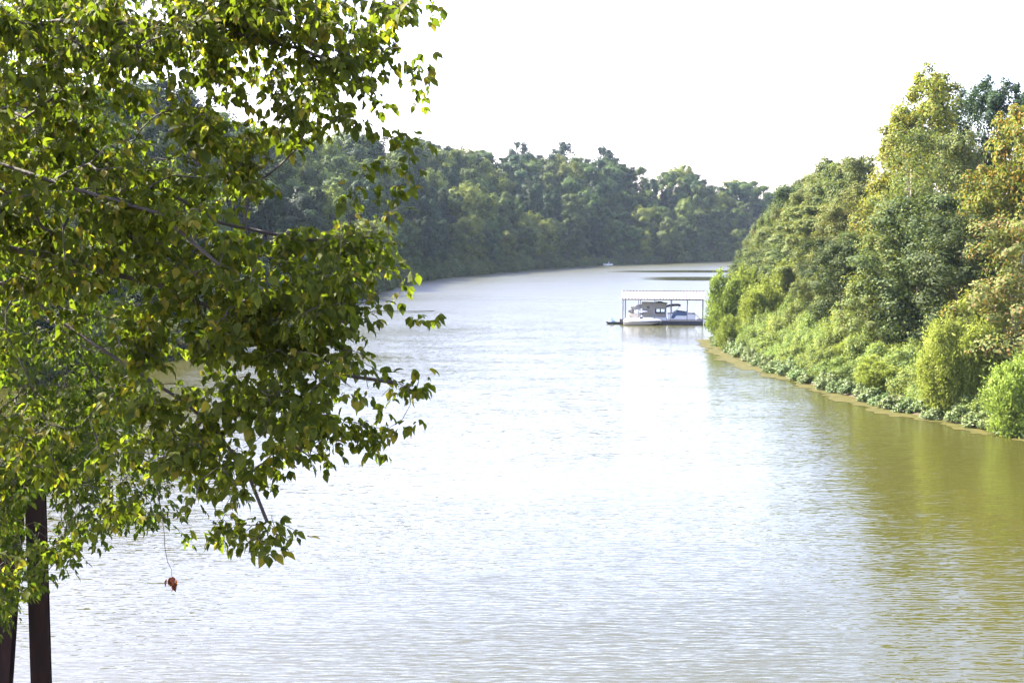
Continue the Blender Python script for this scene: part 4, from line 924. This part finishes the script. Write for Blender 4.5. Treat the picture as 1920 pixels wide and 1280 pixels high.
MB().loft([[(t * SL, -hw * 1.01, sh), (t * SL, -hw * 0.5, sh + c_), (t * SL, 0, sh + c_ * 1.15), (t * SL, hw * 0.5, sh + c_), (t * SL, hw * 1.01, sh)] for (t, hw, kl, sh), c_ in zip(S_, (0.14, 0.3, 0.34, 0.26, 0.13, 0.05, 0.01))]).build('deck_cover', M['white_paint'], sb, True)
MB().prism([(SL * 0.40, 0.86), (SL * 0.56, 0.84), (SL * 0.47, 1.02), (SL * 0.44, 1.02)], -0.55, 0.55).build('windscreen', M['glass'], sb)
MB().box((-0.18, 0, 0.45), (0.32, 0.34, 0.55)).build('outboard_motor', M['black'], sb, bevel=0.06)
tag(sb, 'white and navy pointed speedboat moored along the front of the dock', 'speedboat')
# small flat boat with covered motor, left of the dock
fb = empty('flat_boat', dloc(dx(130), 0.3), ang); FL = dx(350) - dx(130)
MB().loft([[(x, -hw, zt_), (x, -hw * 0.8, zb), (x, hw * 0.8, zb), (x, hw, zt_)] for x, hw, zb, zt_ in ((0, 0.45, 0.16, 0.34), (0.25, 0.55, -0.02, 0.32), (FL, 0.6, -0.05, 0.3))]).build('hull', M['float'], fb)
MB().loft([[(0.72 + (k - 0.5) * 0.9, -a * 0.4, 0.31), (0.72 + (k - .5) * 0.9, -a * 0.25, 0.31 + h_ * 0.7), (0.72 + (k - .5) * 0.8, 0, 0.31 + h_), (0.72 + (k - .5) * 0.9, a * 0.25, 0.31 + h_ * 0.7), (0.72 + (k - .5) * 0.9, a * 0.4, 0.31)] for k, a, h_ in ((0, 0.7, 0.15), (0.25, 0.9, 0.62), (0.45, 1, 0.5), (0.8, 0.9, 0.3), (1.0, 0.5, 0.1))]).build('motor_cover', M['pale_blue'], fb)
tag(fb, 'low dark flat boat with a pale blue cover, left of the dock', 'small boat')
# blue skiff and gangway at the right end
bs = empty('skiff', dloc(dx(1605), -0.1), ang)
MB().loft([hullsec(0, 0.55, 0.0, 0.42, 0), hullsec(0.6, 0.65, -0.05, 0.42, 0), hullsec(1.8, 0.6, -0.02, 0.46, 0), hullsec(2.5, 0.08, 0.3, 0.55, 0)]).build('hull', M['navy'], bs)
MB().box((0.9, 0, 0.47), (1.5, 0.95, 0.05)).build('thwart_cover', M['pale_blue'], bs)
tag(bs, 'dark blue skiff between the right end of the dock and the willows', 'small boat')
gw = empty('gangway', dloc(DL + 0.1, 2.6), ang)
gm = MB()
for j in range(16): gm.box((0.2 + j * 0.33, 0, 0.55 + j * 0.075), (0.3, 1.0, 0.04), ry=-0.22)
gm.build('walkway', M['deck'], gw)
for y in (-0.5, 0.5):
    g2 = MB(); g2.tube([(0, y, 0.5), (0.25, y, 1.15), (0.9, y, 1.5), (2.2, y, 1.9), (5.2, y, 2.6)], 0.025, 6); g2.tube([(0.1, y, 0.5), (5.2, y, 1.66)], 0.04, 6)
    for j in range(1, 6): g2.tube([(j, y, 0.5 + j * 0.22), (j + 0.1, y, 1.3 + j * 0.25)], 0.02, 5)
    g2.build('handrail', M['grey_metal'], gw)
tag(gw, 'metal gangway with curved handrails from the dock to the bank', 'gangway')

# ------------------------------------------------------------------ far fishing boat, its rower, and a post
fp = on_water(1140, 497.3); fbx = empty('fishing_boat', tuple(fp)); 
MB().loft([hullsec(-1.9, 0.55, 0.1, 0.55, 0), hullsec(-1.2, 0.8, -0.1, 0.5, 0), hullsec(0.8, 0.8, -0.1, 0.5, 0), hullsec(1.9, 0.5, 0.05, 0.55, 0)]).build('hull', M['white_metal'], fbx)
for x in (-0.9, 0.35): MB().box((x, 0, 0.52), (0.35, 1.4, 0.05)).build('seat', M['grey_metal'], fbx)
MB().box((2.05, 0, 0.6), (0.3, 0.3, 0.6)).build('outboard_motor', M['black'], fbx, bevel=0.04)
tag(fbx, 'small white fishing boat with one occupant near the far shore', 'fishing boat')
def person(loc):
    root = empty('person', loc)
    def skin(name, J, E, mat, sub=1, rootv=0):
        me = bpy.data.meshes.new(name); me.from_pydata([j[0] for j in J], E, []); o = link_mesh(name, me, mat, root)
        sk = o.modifiers.new('skin', 'SKIN')
        for v, j in zip(me.skin_vertices[0].data, J): v.radius = j[1] if isinstance(j[1], tuple) else (j[1], j[1])
        me.skin_vertices[0].data[rootv].use_root = True; ss = o.modifiers.new('sub', 'SUBSURF'); ss.levels = sub; ss.render_levels = sub; return o
    J = [((0, 0, 0), (0.15, 0.12)), ((0, 0, 0.28), (0.15, 0.11)), ((0, 0, 0.47), (0.17, 0.11)), ((0, 0, 0.56), 0.06), ((-0.01, 0, 0.63), 0.08), ((-0.01, 0, 0.75), 0.095), ((-0.01, 0, 0.82), 0.06),
         ((-0.02, 0.2, 0.46), 0.055), ((-0.08, 0.25, 0.2), 0.042), ((-0.32, 0.2, 0.18), 0.03), ((-0.02, -0.2, 0.46), 0.055), ((-0.08, -0.25, 0.2), 0.042), ((-0.32, -0.2, 0.18), 0.03),
         ((-0.4, 0.12, -0.0), 0.075), ((-0.45, 0.12, -0.42), 0.045), ((-0.6, 0.12, -0.44), 0.035), ((-0.4, -0.12, -0.0), 0.075), ((-0.45, -0.12, -0.42), 0.045), ((-0.6, -0.12, -0.44), 0.035)]
    E = [(0, 1), (1, 2), (2, 3), (3, 4), (4, 5), (5, 6), (2, 7), (7, 8), (8, 9), (2, 10), (10, 11), (11, 12), (0, 13), (13, 14), (14, 15), (0, 16), (16, 17), (17, 18)]
    skin('body', J, E, M['skin'], 1)
    skin('shirt', [((0, 0, 0.0), (0.18, 0.15)), ((0, 0, 0.28), (0.18, 0.14)), ((0, 0, 0.46), (0.2, 0.14)), ((-0.02, 0.23, 0.44), 0.085), ((-0.05, 0.27, 0.28), 0.07), ((-0.02, -0.23, 0.44), 0.085), ((-0.05, -0.27, 0.28), 0.07)], [(0, 1), (1, 2), (2, 3), (3, 4), (2, 5), (5, 6)], M['shirt'])
    MB().loft([[(r_ * math.cos(a) - 0.01, r_ * math.sin(a), z_) for a in np.linspace(0, 6.283, 13)[:-1]] for r_, z_ in ((0.19, 0.80), (0.12, 0.82), (0.11, 0.9), (0.06, 0.93))]).build('hat', M['shirt'], root)
    tag(root, 'person in a white shirt and pale hat seated in the fishing boat', 'person')
person((fp[0] + 0.35, fp[1], 0.62))
pp = on_water(1192, 496.2); po_ = MB().tube([(0, 0, -1), (0, 0, 1.7)], 0.09, 8).box((0.3, 0, 1.7), (0.9, 0.12, 0.14)).build('mooring_post', M['grey_metal']); po_.location = tuple(pp)
tag(po_, 'pale grey post with a short arm at the far shoreline', 'post')

# ------------------------------------------------------------------ haze
hz = MB().box((0, 600, 29), (3060, 3260, 64)).build('haze', None); tag(hz, kind='stuff')
hm = bpy.data.materials.new('haze'); hm.use_nodes = True; hn = hm.node_tree.nodes; hn.remove(hn['Principled BSDF'])
pv = hn.new('ShaderNodeVolumePrincipled'); pv.inputs['Color'].default_value = (0.65, 0.8, 1.0, 1); pv.inputs['Density'].default_value = 0.00005; pv.inputs['Anisotropy'].default_value = 0.2
hm.node_tree.links.new(pv.outputs[0], hn['Material Output'].inputs['Volume']); hz.data.materials.clear(); hz.data.materials.append(hm)
import collections
print('CNT', collections.Counter((f[3], f[4], f[5], int(min(f[1], 1600) // 400)) for f in FOREST))
